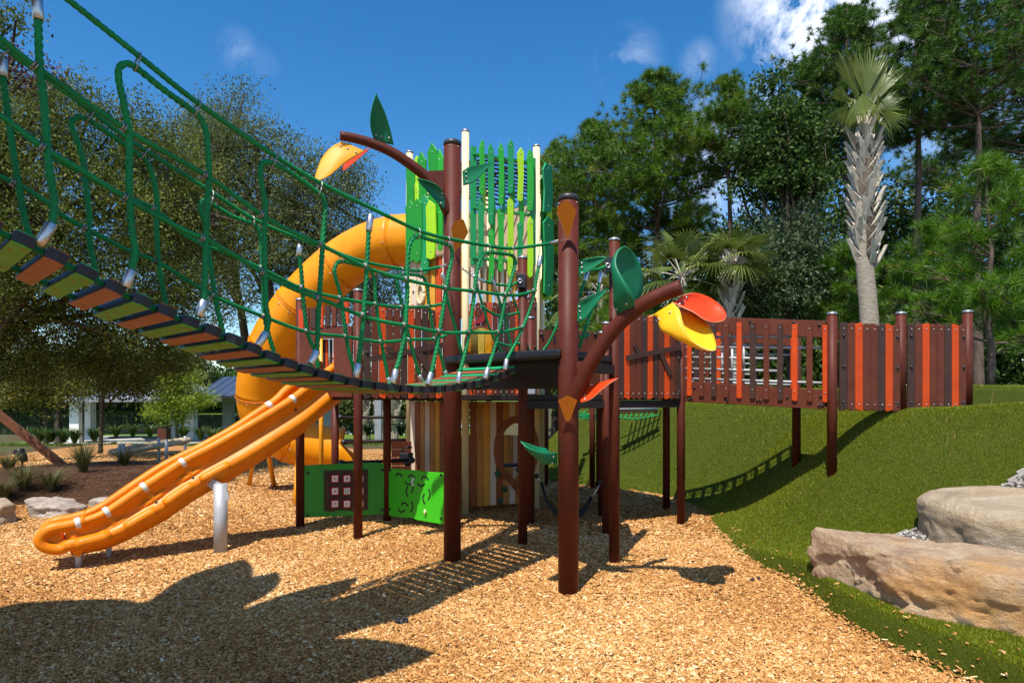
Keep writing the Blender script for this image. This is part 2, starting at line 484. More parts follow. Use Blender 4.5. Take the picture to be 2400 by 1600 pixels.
# ------------------------------------------------------------------ ground, mulch, mound, lake
def smooth(t):
    t = np.clip(t, 0, 1); return t * t * (3 - 2 * t)
def ground_z(x, y):
    """natural ground: flat at the playground, falling to a lake at the far left"""
    x = np.asarray(x, float); y = np.asarray(y, float)
    left = smooth((-2.0 - x + .10 * (y - 20)) / 8.0)
    return -0.03 - left * 0.95 * smooth((y - 22) / 16.0) - left * 0.95 * smooth((y - 46) / 16.0)
def grid_mesh(name, xs, ys, zf, mat, keep=None):
    X, Y = np.meshgrid(xs, ys)
    Z = zf(X, Y)
    nx, ny = len(xs), len(ys)
    v = np.stack([X.ravel(), Y.ravel(), Z.ravel()], 1)
    i = (np.arange(ny - 1)[:, None] * nx + np.arange(nx - 1)[None]).ravel()
    f = np.stack([i, i + 1, i + nx + 1, i + nx], 1)
    if keep is not None:
        K = keep(X, Y).ravel()
        f = f[K[f].any(1)]
        used = np.unique(f); re = np.zeros(len(v), int); re[used] = np.arange(len(used)); v = v[used]; f = re[f]
    return npmesh(name, v, f, mat, smooth=True)
xs = np.concatenate([np.linspace(-900, -70, 30), np.linspace(-66, 66, 90), np.linspace(70, 900, 30)])
ys = np.concatenate([np.linspace(-300, -20, 12), np.linspace(-16, 70, 90), np.linspace(74, 130, 20), np.linspace(150, 1500, 20)])
g = grid_mesh('ground', xs, ys, ground_z, M['forestfloor']); tag(g, kind='structure')

def poly_sheet(name, pts, z, mat, jit=0.0):
    m = MB(); m.add([(p[0], p[1], z) for p in pts], [tuple(range(len(pts)))])
    return tag(m.build(name, mat), kind='structure')
# mulch play surface, ragged far edge
edge = []
for i in range(41):
    t = i / 40
    x = -16 + 24 * t
    edge.append((x, 24.5 - 5.5 * t + .35 * math.sin(5 * x) + .25 * math.sin(2.1 * x)))
poly_sheet('mulch_bed', [(-14, -6), (9, -6), (9, 12)] + edge[::-1] + [(-15, 12)], 0.0, M['mulch'])

# the synthetic turf mound: height from the distance to its edge
TURF = np.array([(3.05, 2.2), (2.85, 3.2), (2.78, 4.03), (2.66, 4.43), (2.58, 4.8), (2.54, 5.19), (2.64, 5.7), (2.67, 6.14), (2.58, 6.6), (2.56, 7.1), (2.62, 7.8), (2.70, 8.44), (2.92, 9.6), (3.0, 10.5), (2.75, 11.5), (2.2, 12.3), (1.5, 13.0), (.75, 13.6), (.1, 14.6), (-.1, 16), (.2, 18), (1.0, 20), (3, 22), (18, 22), (18, 2.2)])
def turf_d(x, y):
    x = np.asarray(x, float); y = np.asarray(y, float)
    sh = x.shape; px = x.ravel(); py = y.ravel()
    d = np.full(px.shape, 1e9); inside = np.zeros(px.shape, bool)
    n = len(TURF)
    for i in range(n):
        a, b = TURF[i], TURF[(i + 1) % n]
        ex, ey = b - a
        if i < n - 4:
            t = np.clip(((px - a[0]) * ex + (py - a[1]) * ey) / (ex * ex + ey * ey), 0, 1)
            d = np.minimum(d, np.hypot(px - a[0] - t * ex, py - a[1] - t * ey))
        c = (a[1] > py) != (b[1] > py)
        with np.errstate(divide='ignore', invalid='ignore'):
            xi = a[0] + (py - a[1]) / (b[1] - a[1] if b[1] != a[1] else 1e-9) * ex
        inside ^= c & (px < xi)
    return np.where(inside, d, -d).reshape(sh)
def turf_z(x, y, d=None):
    x = np.asarray(x, float); y = np.asarray(y, float)
    if d is None: d = turf_d(x, y)
    near = smooth((8.0 - y) / 2.3)               # 1 by the boulders, 0 at the ramp
    L = 2.35 + 2.45 * near
    h = 1.60 * smooth(d / L)
    h = h + (.07 + .17 * near) * smooth(d / .15)
    h = h + .20 * smooth((d - 2.7) / .22) * smooth((y - 10.6) / .8) * smooth((5.6 - x) / .6) + .28 * smooth((x - 5.95) / .07) * smooth((y - 8.50) / .07)
    h = h + .012 * np.sin(x * 2.1 + y) + .010 * np.sin(y * 2.9 - x)
    h = np.where(d < 0, d * .8, h)
    return h
def turf_h(x, y): return float(turf_z(np.array([x]), np.array([y]))[0])
tm = grid_mesh('turf_mound', np.concatenate([np.arange(-.6, 2.4, .08), np.arange(2.4, 4.4, .028), np.arange(4.4, 5.75, .09), np.arange(5.75, 6.15, .028), np.arange(6.15, 14, .09)]), np.concatenate([np.arange(2.2, 7.2, .032), np.arange(7.2, 8.35, .08), np.arange(8.35, 8.75, .028), np.arange(8.75, 21.5, .08)]), lambda x, y: turf_z(x, y), M['turfbase'], keep=lambda x, y: turf_d(x, y) > -.05)
tag(tm, kind='structure')

# turf blades
def blades(name, n, region, hmin, hmax, w, mat, zf, dmin=0.0, wt=None, lean=.6):
    (x0, x1, y0, y1) = region
    x = rng.uniform(x0, x1, n); y = rng.uniform(y0, y1, n)
    if wt is not None:
        k = rng.uniform(0, 1, n) < wt(x, y); x, y = x[k], y[k]
    d = turf_d(x, y) if dmin is not None else None
    if d is not None:
        k = d > dmin; x, y, d = x[k], y[k], d[k]
        z = turf_z(x, y, d)
    else:
        z = zf(x, y)
    n = len(x)
    a = rng.uniform(0, 2 * np.pi, n); h = rng.uniform(hmin, hmax, n)
    la = rng.uniform(0, 2 * np.pi, n); ll = rng.uniform(0, lean, n) * h
    dx, dy = np.cos(a) * w / 2, np.sin(a) * w / 2
    b0 = np.stack([x - dx, y - dy, z - .004], 1); b1 = np.stack([x + dx, y + dy, z - .004], 1)
    if d is not None:
        sl_ = np.hypot(turf_z(x + .02, y) - z, turf_z(x, y + .02) - z) / .02
        k = rng.uniform(0, 1, len(x)) > .62 * smooth((sl_ - .75) / .6); x, y, z, d = x[k], y[k], z[k], d[k]; n = len(x); a, h, la, ll, dx, dy = (q[k] for q in (a, h, la, ll, dx, dy)); b0, b1 = b0[k], b1[k]
    nx = ny = 0.0
    if d is not None:
        e = .02; nx = -(turf_z(x + e, y) - z) / e; ny = -(turf_z(x, y + e) - z) / e
        k_ = .75 / np.sqrt(1 + nx * nx + ny * ny); nx = nx * k_ * h; ny = ny * k_ * h
    tp = np.stack([x + nx + np.cos(la) * ll, y + ny + np.sin(la) * ll, z + h * (.55 + .45 / np.sqrt(1 + (nx / h) ** 2 + (ny / h) ** 2))], 1)
    v = np.stack([b0, b1, tp], 1).reshape(-1, 3)
    f = np.arange(3 * n).reshape(-1, 3)
    return v, f, rng.uniform(0, 1, n)
def cat_mesh(name, parts, mat, parent=None):
    vs, fs, ts = [], [], []; o = 0
    for v, f, t in parts:
        vs.append(v); fs.append(f + o); ts.append(t); o += len(v)
    return npmesh(name, np.concatenate(vs), np.concatenate(fs), mat, np.concatenate(ts), parent)
tb = [blades('', 240000, (2.4, 4.6, 3.4, 7.0), .010, .023, .0042, None, None, .0, lambda x, y: smooth((7.0 - y) / .8) * smooth((4.7 - x) / .5)),
      blades('', 420000, (2.4, 7.5, 5.4, 10.5), .010, .024, .0055, None, None, .0, lambda x, y: 1 - .85 * smooth((7.0 - y) / .8) * smooth((4.7 - x) / .5)),
      blades('', 210000, (-.2, 9.5, 10.0, 16.5), .016, .032, .010, None, None, .0)]
tag(cat_mesh('turf_blades', tb, M['turfblade']), 'short synthetic grass blades covering the mound', 'turf', kind='stuff')

# wood chips
def chips(n, region, lmin, lmax):
    x0, x1, y0, y1 = region
    x = rng.uniform(x0, x1, n); y = rng.uniform(y0, y1, n)
    td = turf_d(x, y)
    k = (np.abs(x) < .86 * y + .4) & (td < .05 + .25 * rng.uniform(0, 1, n) ** 90)
    x, y = x[k], y[k]; n = len(x)
    z = np.maximum(0, turf_z(x, y) * (td[k] > .02)) + .006 + rng.uniform(0, .022, n) + .012 * np.sin(3 * x + 1.7 * y) * np.sin(2.3 * y)
    L = rng.uniform(lmin, lmax, n) * (.7 + .6 * rng.uniform(0, 1, n)); Wd = L * rng.uniform(.16, .42, n)
    a = rng.uniform(0, 2 * np.pi, n); p = rng.normal(0, .28, n); r = rng.normal(0, .35, n)
    u = np.stack([np.cos(a) * np.cos(p), np.sin(a) * np.cos(p), np.sin(p)], 1)
    w0 = np.stack([-np.sin(a), np.cos(a), np.zeros(n)], 1); nn = np.cross(u, w0)
    w = w0 * np.cos(r)[:, None] + nn * np.sin(r)[:, None]
    nrm = np.cross(u, w)
    c = np.stack([x, y, z], 1)
    th = rng.uniform(.002, .005, n)[:, None] * nrm
    e = u * (L / 2)[:, None]; s = w * (Wd / 2)[:, None]
    tp = rng.uniform(.35, 1.0, n)[:, None]
    q = [c - e - s * tp, c + e - s, c + e * rng.uniform(.7, 1, n)[:, None] + s, c - e * rng.uniform(.75, 1, n)[:, None] + s * tp]
    top = np.stack(q, 1) + th[:, None]
    low = np.stack(q, 1) - th[:, None]
    v = np.concatenate([top, low], 1).reshape(-1, 3)
    b = np.arange(n)[:, None] * 8
    f = np.concatenate([b + np.array([[0, 1, 2, 3]]), b + np.array([[0, 4, 5, 1]]), b + np.array([[1, 5, 6, 2]]), b + np.array([[2, 6, 7, 3]]), b + np.array([[3, 7, 4, 0]])], 0)
    t = np.clip(rng.normal(.57, .22, n) + .10 * np.sin(1.3 * x + .8 * y) * np.sin(.9 * y - .5 * x + 1) + .05 * np.sin(4 * x) * np.sin(3.1 * y), 0, 1)
    return v, f, np.tile(t, 5)
cp = [chips(135000, (-5.2, 3.2, 3.6, 5.6), .016, .044), chips(115000, (-7.2, 3.4, 5.6, 8.2), .020, .056), chips(74000, (-10.2, 3.4, 8.2, 12.0), .028, .072), chips(48000, (-15, 3, 12, 20), .05, .11)]
tag(cat_mesh('wood_chips', cp, M['chip']), 'golden wood chips covering the play area', 'wood chips', kind='stuff')

n = 420
x = rng.uniform(2.5, 7, n); y = rng.uniform(3.8, 11, n); d = turf_d(x, y); k = d > .03; x, y, d = x[k], y[k], d[k]; n = len(x)
z = turf_z(x, y, d) + .028; a = rng.normal(.4, .8, n); L = rng.uniform(.04, .10, n); w = .0022
dx, dy = np.cos(a) * L, np.sin(a) * L
e = lambda sx, sy: turf_z(x + sx, y + sy) + .03
v = np.stack([np.stack([x - dx - dy / L * w, y - dy + dx / L * w, e(-dx, -dy)], 1), np.stack([x - dx + dy / L * w, y - dy - dx / L * w, e(-dx, -dy)], 1), np.stack([x + dx, y + dy, e(dx, dy)], 1)], 1).reshape(-1, 3)
tag(npmesh('fallen_needles', v, np.arange(3 * n).reshape(-1, 3), M['straw'], rng.uniform(.4, 1, n)), 'fallen brown pine needles lying on the turf', 'pine needles', kind='stuff')

# ------------------------------------------------------------------ boulders
def resample(poly, n, it=2):
    P_ = np.array(poly + [poly[0]], float)
    # round the outline with a closed Chaikin pass
    for _ in range(it):
        q = []
        for i in range(len(P_) - 1):
            a, b = P_[i], P_[i + 1]
            q += [a * .8 + b * .2, a * .2 + b * .8]
        P_ = np.array(q + [q[0]])
    d = np.concatenate([[0], np.cumsum(np.hypot(*np.diff(P_, axis=0).T))])
    s = np.linspace(0, d[-1], n, endpoint=False)
    return np.stack([np.interp(s, d, P_[:, 0]), np.interp(s, d, P_[:, 1])], 1)
def rock(name, label, foot, z0, z1, mat, amp=.05, n=150, lv=34, tilt=(0, 0), rnd=.35, seed=0, freq=2.2, top=.0, group=None, strata=.0, n2=2):
    o2 = resample(foot, n, n2)
    c = o2.mean(0)
    rings = []
    for i in range(lv + 1):
        t = i / lv
        kf = 1.0 if t < .9 else .5
        ins = 1 - rnd * max(0, (t - .62) / .38) ** 2.4 - .04 * (1 - t)
        rings.append((ins, z0 + (z1 - z0) * (1 - (1 - t) ** 1.5 * 1.0 if t > .0 else 0)))
    cap = 26
    base_in = rings[-1][0]
    for k in range(1, cap + 1):
        rings.append((base_in * (1 - k / cap), z1 + top * (k / cap)))
    vs = []
    for ins, z in rings:
        for p in o2:
            q = c + (p - c) * ins
            zz = z + (tilt[0] * (q[0] - c[0]) + tilt[1] * (q[1] - c[1])) * ((z - z0) / max(1e-3, z1 - z0))
            vs.append(Vector((q[0], q[1], zz)))
    sv = Vector((seed * 3.1, seed * 1.7, seed * .9))
    cc = Vector((c[0], c[1], (z0 + z1) / 2))
    out = []
    for v in vs:
        q = v * freq + sv
        d = mnoise.fractal(q, 1.0, 2.0, 5) * amp
        cell = mnoise.voronoi(Vector((v.x * 1.9, v.y * 1.9, v.z * 3.6)) + sv)[0]
        d += (cell[1] - cell[0] - .3) * amp * 1.3
        c2 = mnoise.voronoi(Vector((v.x * 4.6, v.y * 4.6, v.z * 7.5)) + sv)[0]
        d += (c2[1] - c2[0] - .3) * amp * .55 + mnoise.fractal(v * 9 + sv, 1.0, 2.0, 4) * amp * .28
        cp_ = mnoise.voronoi(Vector((v.x * 3.3, v.y * 3.3, v.z * 5.2)) + sv)[1][0]
        d += (mnoise.cell(cp_ * 7.3) - .0) * amp * (.50 if rnd < .1 else .12)
        if strata: d += math.sin(v.z * 34 + 5 * mnoise.noise(v * 1.4 + sv)) * strata
        r = (v - cc); r.z *= 1.2
        if r.z > 0 and abs(r.z) > .36 * (z1 - z0) and rnd < .1:
            lat_ = Vector((v.x - c[0], v.y - c[1])).length; d *= .55 if lat_ < .55 * max(1e-3, abs(o2 - c).max()) else .8
        out.append(v + r.normalized() * d)
    m = MB(); N = len(rings); fs = []
    for i in range(N - 1):
        for k in range(n):
            fs.append((i * n + k, i * n + (k + 1) % n, (i + 1) * n + (k + 1) % n, (i + 1) * n + k))
    m.add(out, fs, 0, True)
    o = m.build(name, mat)
    return tag(o, label, 'boulder', group)
rock('boulder', 'long tan and orange sandstone slab with a rough face beside the turf strip', [(2.72, 6.02), (2.76, 5.3), (2.86, 4.66), (3.16, 4.12), (3.5, 3.7), (4.2, 3.4), (4.45, 3.95), (3.98, 4.55), (3.62, 5.02), (3.26, 5.47), (2.98, 5.86)], -.22, .64, M['rocktan'], .046, 330, 56, (.02, -.02), .05, 1, 2.0, .0, strata=.005, n2=1)
rock('boulder', 'smooth rounded grey-tan boulder behind the sandstone slab', [(3.84, 6.2), (3.72, 5.68), (3.74, 5.06), (4.08, 4.64), (5.3, 4.35), (5.8, 5.6), (5.2, 6.5), (4.3, 6.55)], .20, .93, M['rockgrey'], .022, 220, 44, (.0, .02), .42, 2, 1.4, .03)
# gravel between the boulders
gm = grid_mesh('gravel_bed', np.arange(2.9, 5.8, .04), np.arange(4.4, 6.75, .04), lambda x, y: turf_z(x, y) + .02, M['gravel'], keep=lambda x, y: (y < np.minimum(5.75 + .8 * (x - 3.2), 6.15 + .06 * (x - 3.8)) + .04 * np.sin(9 * x)) & (x > 2.95) & (x + .62 * y > 6.3))
tag(gm, kind='structure')
n = 9000
x = rng.uniform(2.95, 5.2, n); y = rng.uniform(4.7, 6.6, n)
k = (y < np.minimum(5.73 + .8 * (x - 3.2), 6.13 + .06 * (x - 3.8))) & (x + .62 * y > 6.3); x, y = x[k], y[k]; n = len(x)
z = turf_z(x, y) + .03
c = np.stack([x, y, z], 1); s = rng.uniform(.010, .026, n)[:, None]
oc = np.array([(1, 0, 0), (0, 1, 0), (-1, 0, 0), (0, -1, 0), (0, 0, .7), (0, 0, -.7)])
v = (c[:, None] + (oc[None] * rng.uniform(.6, 1.3, (n, 1, 3))) * s[:, None]).reshape(-1, 3)
fo = np.array([(0, 1, 4), (1, 2, 4), (2, 3, 4), (3, 0, 4), (1, 0, 5), (2, 1, 5), (3, 2, 5), (0, 3, 5)])
f = (np.arange(n)[:, None, None] * 6 + fo[None]).reshape(-1, 3)
tag(npmesh('pebbles', v, f, M['pebble'], np.repeat(rng.uniform(0, 1, n), 8)), 'white pebbles filling the gap between the two boulders', 'pebbles', kind='stuff')
# small rocks at the left planting bed
q = G(125, 1212); rock('boulder', 'pointed pale rock with a red-brown stain in the chips at the bed edge', [(q.x - .42, q.y), (q.x - .2, q.y - .22), (q.x + .25, q.y - .2), (q.x + .52, q.y + .02), (q.x + .2, q.y + .3), (q.x - .25, q.y + .25)], -.05, .25, M['rockpale'], .07, 70, 18, (-.12, .1), .75, 3, 2.6)
q = G(268, 1187); rock('boulder', 'low rounded tan rock half hidden behind the orange slide', [(q.x - .45, q.y), (q.x - .1, q.y - .25), (q.x + .5, q.y - .2), (q.x + .8, q.y + .1), (q.x + .1, q.y + .4)], -.05, .16, M['rockpale'], .05, 70, 18, (0, 0), .7, 4, 2.0)
q = G(-25, 1230); rock('boulder', 'round brown rock cut by the left edge of the view', [(q.x - .45, q.y), (q.x - .1, q.y - .3), (q.x + .3, q.y - .15), (q.x + .32, q.y + .2), (q.x - .1, q.y + .4)], -.05, .34, M['rockgrey'], .05, 70, 18, (0, 0), .6, 5, 2.0)
q = G(385, 1100); rock('boulder', 'small grey rock behind the upper part of the orange slide', [(q.x - .4, q.y), (q.x, q.y - .3), (q.x + .5, q.y), (q.x + .1, q.y + .3)], -.05, .22, M['rockgrey'], .05, 50, 14, (0, 0), .6, 6, 2.0)

# planting bed berm at the left
def bed_z(x, y):
    d = np.hypot((x + 8.6) / 3.3, (y - 13.0) / 2.9) + .07 * np.sin(3 * x) + .05 * np.sin(4 * y)
    return -.06 + .42 * smooth((1.02 - d) / .55)
b_ = grid_mesh('planting_bed', np.arange(-12.6, -4.8, .12), np.arange(9.6, 16.4, .12), bed_z, M['bed'], keep=lambda x, y: bed_z(x, y) > -.05)
tag(b_, kind='structure')
n = 9000
x = rng.uniform(-12, -5.2, n); y = rng.uniform(10, 16, n); k = bed_z(x, y) > .01; x, y = x[k], y[k]; n = len(x)
z = bed_z(x, y) + rng.uniform(.005, .03, n); a = rng.uniform(0, 6.28, n); L = rng.uniform(.06, .14, n); w = .006
dx, dy = np.cos(a) * L, np.sin(a) * L
v = np.stack([np.stack([x - dx - dy * .05, y - dy + dx * .05, z], 1), np.stack([x - dx + dy * .05, y - dy - dx * .05, z], 1), np.stack([x + dx, y + dy, z + rng.uniform(-.01, .03, n)], 1)], 1).reshape(-1, 3)
tag(npmesh('pine_straw', v, np.arange(3 * n).reshape(-1, 3), M['straw'], rng.uniform(0, 1, n)), 'fallen pine straw on the left planting bed', 'pine straw', kind='stuff')

# lake and far bank
lk = MB(); lk.add([(-400, 56, -1.62), (30, 56, -1.62), (40, 128, -1.62), (-400, 128, -1.62)], [(0, 1, 2, 3)])
tag(lk.build('lake', M['water']), kind='structure')
fb = grid_mesh('far_bank', np.linspace(-420, 90, 60), np.linspace(122, 300, 24), lambda x, y: -1.75 + 3.2 * smooth((y - 124) / 60) + .25 * np.sin(x * .08), M['lawn'])
tag(fb, kind='structure')
lw = grid_mesh('lawn', np.linspace(-30, -2, 40), np.linspace(26, 58, 50), lambda x, y: ground_z(x, y) + .02, M['lawn'])
tag(lw, kind='structure')
# ------------------------------------------------------------------ play structure: the triangular lattice its posts stand on
P2 = (-.709, 9.75)
LA, LB = (1.10, .48), (.134, 1.193)
def lat(i, j): return (P2[0] + LA[0] * i + LB[0] * j, P2[1] + LA[1] * i + LB[1] * j)
P1, P3, P4, P6, P5 = lat(1, 0), lat(-1, 1), lat(1, 1), lat(-1, 2), lat(0, 2)
qQ, qH, qF, qG, qI = lat(0, -1), lat(-1, 0), lat(-1, -1), (-2.91, 8.79), (-2.75, 9.95)
qJ, qE, qK, qL, qD, qN, qC = lat(1, -1), (.13, 7.80), (1.235, 8.38), (1.345, 9.6), (2.376, 9.0), (2.46, 10.2), (1.102, 6.89)
TA, TB = (-.651, 6.98), (.517, 5.87)
DECK = 1.83

def post(parent, xy, z0, z1, r=.057, mat='post', cap='capgrey', name='post'):
    m = MB(); m.cyl(V3(xy, z0), V3(xy, z1), r, 28)
    o = m.build(name, M[mat], parent)
    c = MB(); c.cyl(V3(xy, z1), V3(xy, z1 + .022), r * 1.07, 28); c.tube([V3(xy, z1 + .022), V3(xy, z1 + .034)], [r * 1.07, r * .8], 28)
    c.build('cap', M[cap], o)
    return o
def nrm_of(a, b):
    """horizontal normal of plan line a-b that faces the camera"""
    n = Vector((b[1] - a[1], -(b[0] - a[0]), 0)).normalized()
    mid = Vector(((a[0] + b[0]) / 2, (a[1] + b[1]) / 2, 0))
    return n if n.dot(-mid) > 0 else -n
def deck(parent, pts, z, th=.09, mat='darksteel', name='deck'):
    m = MB(); m.prism([V3(p, z - th) for p in pts], th, (0, 0, 1))
    return m.build(name, M[mat], parent, bevel=.008)
def pickets(parent, a, b, n, z0, z1, cols, off=.0, gap=.012, th=.028, name='picket_panel', t0=0.0, t1=1.0, bolts=True, top='peak', rail=True, slope=None, blackbolts=True):
    """boards side by side between plan points a and b; z0, z1 functions of t or numbers"""
    A, B = Vector((a[0], a[1], 0)), Vector((b[0], b[1], 0))
    nr = nrm_of(a, b); L = (B - A).length
    u = (B - A) / L
    f0 = z0 if callable(z0) else (lambda t, v=z0: v)
    f1 = z1 if callable(z1) else (lambda t, v=z1: v)
    mats = []; m = MB()
    mi = {}
    for c in cols:
        if c not in mi: mi[c] = len(mats); mats.append(M[c])
    for c in ('bolt', 'blackbolt', 'brown'):
        if c not in mi: mi[c] = len(mats); mats.append(M[c])
    seg = L * (t1 - t0) / n
    for k in range(n):
        t = t0 + (t1 - t0) * (k + .5) / n
        c = A + u * (L * t) + nr * off
        w = seg / 2 - gap / 2
        zb, zt = f0(t), f1(t)
        r = random.Random(k * 7 + n)
        s1, s2 = r.choice((-1, 1, 0)), r.choice((-1, 1))
        ch = .022
        if top == 'peak':
            pl = [(-w, zb + (ch if s2 < 0 else 0)), (-w * .2 * s2, zb), (w, zb + (ch if s2 > 0 else 0)), (w, zt - (ch if s1 >= 0 else 0)), (w * .15 * -s1, zt), (-w, zt - (ch if s1 <= 0 else 0))]
        else:
            pl = [(-w, zb), (w, zb), (w, zt), (-w, zt)]
        poly = [c + u * p[0] + Vector((0, 0, p[1])) for p in pl]
        m.prism(poly, th, nr, mi[cols[k % len(cols)]])
        if bolts:
            for z in (zb + .075, zt - .075):
                m.sph(c + nr * (th + .001) + Vector((0, 0, z)), .011, mi['bolt'], 8, 4, (1, 1, 1))
    if rail:
        for z, h in ((.09, .10), (-.14, .10)):
            q0 = A + u * (L * t0) + nr * (off - .016); q1 = A + u * (L * t1) + nr * (off - .016)
            za, zb_ = (f0(t0) + z, f0(t1) + z) if z > 0 else (f1(t0) + z, f1(t1) + z)
            m.bar(q0 + Vector((0, 0, za)), q1 + Vector((0, 0, zb_)), .028, h, mi=mi['brown'])
    if blackbolts:
        for t in (t0 + .4 / n, t1 - .4 / n):
            for z in (f1(t) - .16, (f0(t) + f1(t)) / 2, f0(t) + .10):
                m.sph(A + u * (L * t) + nr * (off + th + .004) + Vector((0, 0, z)), .019, mi['blackbolt'], 10, 6)
    o = m.build(name, mats, parent, bevel=.004, seg=1)
    return o
def arc(c, u, v, r, a0, a1, n=10):
    return [c + u * (r * math.cos(a0 + (a1 - a0) * i / n)) + v * (r * math.sin(a0 + (a1 - a0) * i / n)) for i in range(n + 1)]

# ================================================================= stripe tower
tw = thing('play_tower', 'tall hexagonal tower with cream posts, green leaf slats on top and striped board walls below', 'play tower', (-.575, 10.94, 0))
for xy, z in ((P1, 5.79), (P2, 5.83), (P3, 5.78), (P4, 5.7), (P5, 5.7), (P6, 5.7)):
    post(tw, xy, -.05, z, .056, 'cream', 'capgrey')
hexp = [P2, P1, P4, P5, P6, P3]
deck(tw, hexp, DECK, name='floor')
deck(tw, hexp, 3.80, .06, 'tan', name='upper_floor')
STR = ['rust', 'ochre', 'amber', 'creamwood', 'rust', 'ochre', 'creamwood', 'ochre', 'amber', 'rust', 'creamwood']
def striped(parent, a, b, z0, z1, cols, n=10, hole=None, off=.02, name='striped_wall', ends=.06):
    A, B = Vector((a[0], a[1], 0)), Vector((b[0], b[1], 0)); L = (B - A).length; u = (B - A) / L; nr = nrm_of(a, b)
    mats = [M[c] for c in cols] + [M['bolt'], M['blackbolt']]
    m = MB(); seg = (L - 2 * ends) / n
    for k in range(n):
        c0 = ends + k * seg + .004; c1 = ends + (k + 1) * seg - .004; cm = (c0 + c1) / 2
        spans = [(z0, z1)]
        if hole:
            hx, hz, rx, rz = hole
            d = 1 - ((cm - hx) / rx) ** 2
            if d > 0:
                hh = rz * math.sqrt(d); spans = [(z0, hz - hh), (hz + hh, z1)]
        for s0, s1 in spans:
            if s1 - s0 < .02: continue
            m.prism([A + u * c0 + nr * off + Vector((0, 0, s0)), A + u * c1 + nr * off + Vector((0, 0, s0)), A + u * c1 + nr * off + Vector((0, 0, s1)), A + u * c0 + nr * off + Vector((0, 0, s1))], .025, nr, k % len(cols))
        for z in (z0 + .05, (z0 + z1) / 2 - .22, (z0 + z1) / 2 - .13, z1 - .05):
            if hole and abs(z - hole[1]) < hole[3] * .9 and abs(cm - hole[0]) < hole[2]: continue
            m.sph(A + u * cm + nr * (off + .026) + Vector((0, 0, z)), .010, len(cols), 8, 4)
    o = m.build(name, mats, parent, bevel=.003, seg=1)
    m2 = MB()
    m2.bar(A + u * ends + nr * (off - .012) + Vector((0, 0, z0 + .06)), B - u * ends + nr * (off - .012) + Vector((0, 0, z0 + .06)), .02, .09)
    m2.bar(A + u * ends + nr * (off - .012) + Vector((0, 0, z1 - .06)), B - u * ends + nr * (off - .012) + Vector((0, 0, z1 - .06)), .02, .09)
    m2.build('batten', M['rust'], o)
    return o
front_hole = (.83, .98, .30, .42)
striped(tw, P2, P1, .13, 1.73, STR, 10, front_hole, name='striped_wall')
striped(tw, P3, P2, .13, 1.73, STR[3:] + STR[:3], 10)
striped(tw, P4, P5, .13, 1.1, STR[2:] + STR[:2], 10)
striped(tw, P5, P6, .13, 1.1, STR[4:] + STR[:4], 10)
# round window with a leaf-shaped frame
A_, B_ = Vector((*P2, 0)), Vector((*P1, 0)); u_ = (B_ - A_).normalized(); nr_ = nrm_of(P2, P1); Z = Vector((0, 0, 1))
cw = A_ + u_ * front_hole[0] + Z * front_hole[1] + nr_ * .045
wf = MB()
inner, outer = [], []
for i in range(49):
    a = math.radians(-62 + 304 * i / 48 + 0)
    inner.append(cw + u_ * (.285 * math.cos(a)) + Z * (.41 * math.sin(a)))
    outer.append(cw + u_ * (.385 * math.cos(a)) + Z * (.52 * math.sin(a)))
tipi = cw + u_ * .10 - Z * .62
tipo = cw + u_ * .16 - Z * .76
n_ = len(inner)
vs = inner + outer + [p + nr_ * .03 for p in inner] + [p + nr_ * .03 for p in outer]
fs = []
for i in range(n_ - 1):
    fs += [(2 * n_ + i, 2 * n_ + i + 1, 3 * n_ + i + 1, 3 * n_ + i), (i, n_ + i, n_ + i + 1, i + 1), (i, i + 1, 2 * n_ + i + 1, 2 * n_ + i), (n_ + i, 3 * n_ + i, 3 * n_ + i + 1, n_ + i + 1)]
wf.add(vs, fs)
for e in (0, n_ - 1):
    q = [inner[e], outer[e], tipo + (u_ * .05 if e == 0 else u_ * -.05) , tipi]
    if e == 0: q = [inner[e], outer[e], cw + u_ * .13 - Z * .70, cw + u_ * .045 - Z * .62]
    else: q = [inner[e], outer[e], cw + u_ * .10 - Z * .80, cw + u_ * .19 - Z * .70]
    wf.prism(q, .03 if e else .034, nr_)
wf.build('window_frame', M['rust'], tw, bevel=.004, seg=1)
ct = MB(); ct.box(cw + nr_ * -.16 - Z * .26, (.56, .26, .03), Matrix((u_, nr_, Z)).transposed()); ct.build('counter', M['black'], tw, bevel=.008)
hb = MB()
for (hx, hz) in ((.50, .62), (.86, .66), (1.02, .58), (.62, .38), (1.0, .42), (.92, .26), (.55, .2)):
    h = MB(); c = A_ + u_ * hx + Z * hz + nr_ * .055
    h.sph(c, .045, 0, 10, 7, (1, .8, .9)); h.sph(c + Z * -.03 + u_ * .015, .034, 0, 9, 6); h.build('climbing_hold', M['hold'], tw)
# barrier with a scalloped top, bird and clear dome on the front face
BC = ['orange', 'brown', 'brown', 'orange', 'brown', 'darkbrown', 'darkbrown', 'brown', 'orange', 'darkbrown', 'brown', 'brown']
pickets(tw, P2, P1, 12, 1.80, lambda t: 3.18 + .17 * min(1, t * 1.3) + .03 * math.sin(9 * t), BC, off=.06, name='barrier_panel', t0=.03, t1=.97)
dm = MB(); c = onp(1122, 806, P2, P1) + nr_ * .10
for i in range(9):
    th0, th1 = math.pi / 2 * i / 9, math.pi / 2 * (i + 1) / 9
N_ = 28; vs = []
for i in range(9):
    th = math.pi / 2 * i / 8
    for k in range(N_):
        a = 2 * math.pi * k / N_
        vs.append(c + (u_ * math.cos(a) + Z * math.sin(a)) * (.245 * math.cos(th)) + nr_ * (.20 * math.sin(th)))
fs = [(i * N_ + k, i * N_ + (k + 1) % N_, (i + 1) * N_ + (k + 1) % N_, (i + 1) * N_ + k) for i in range(8) for k in range(N_)]
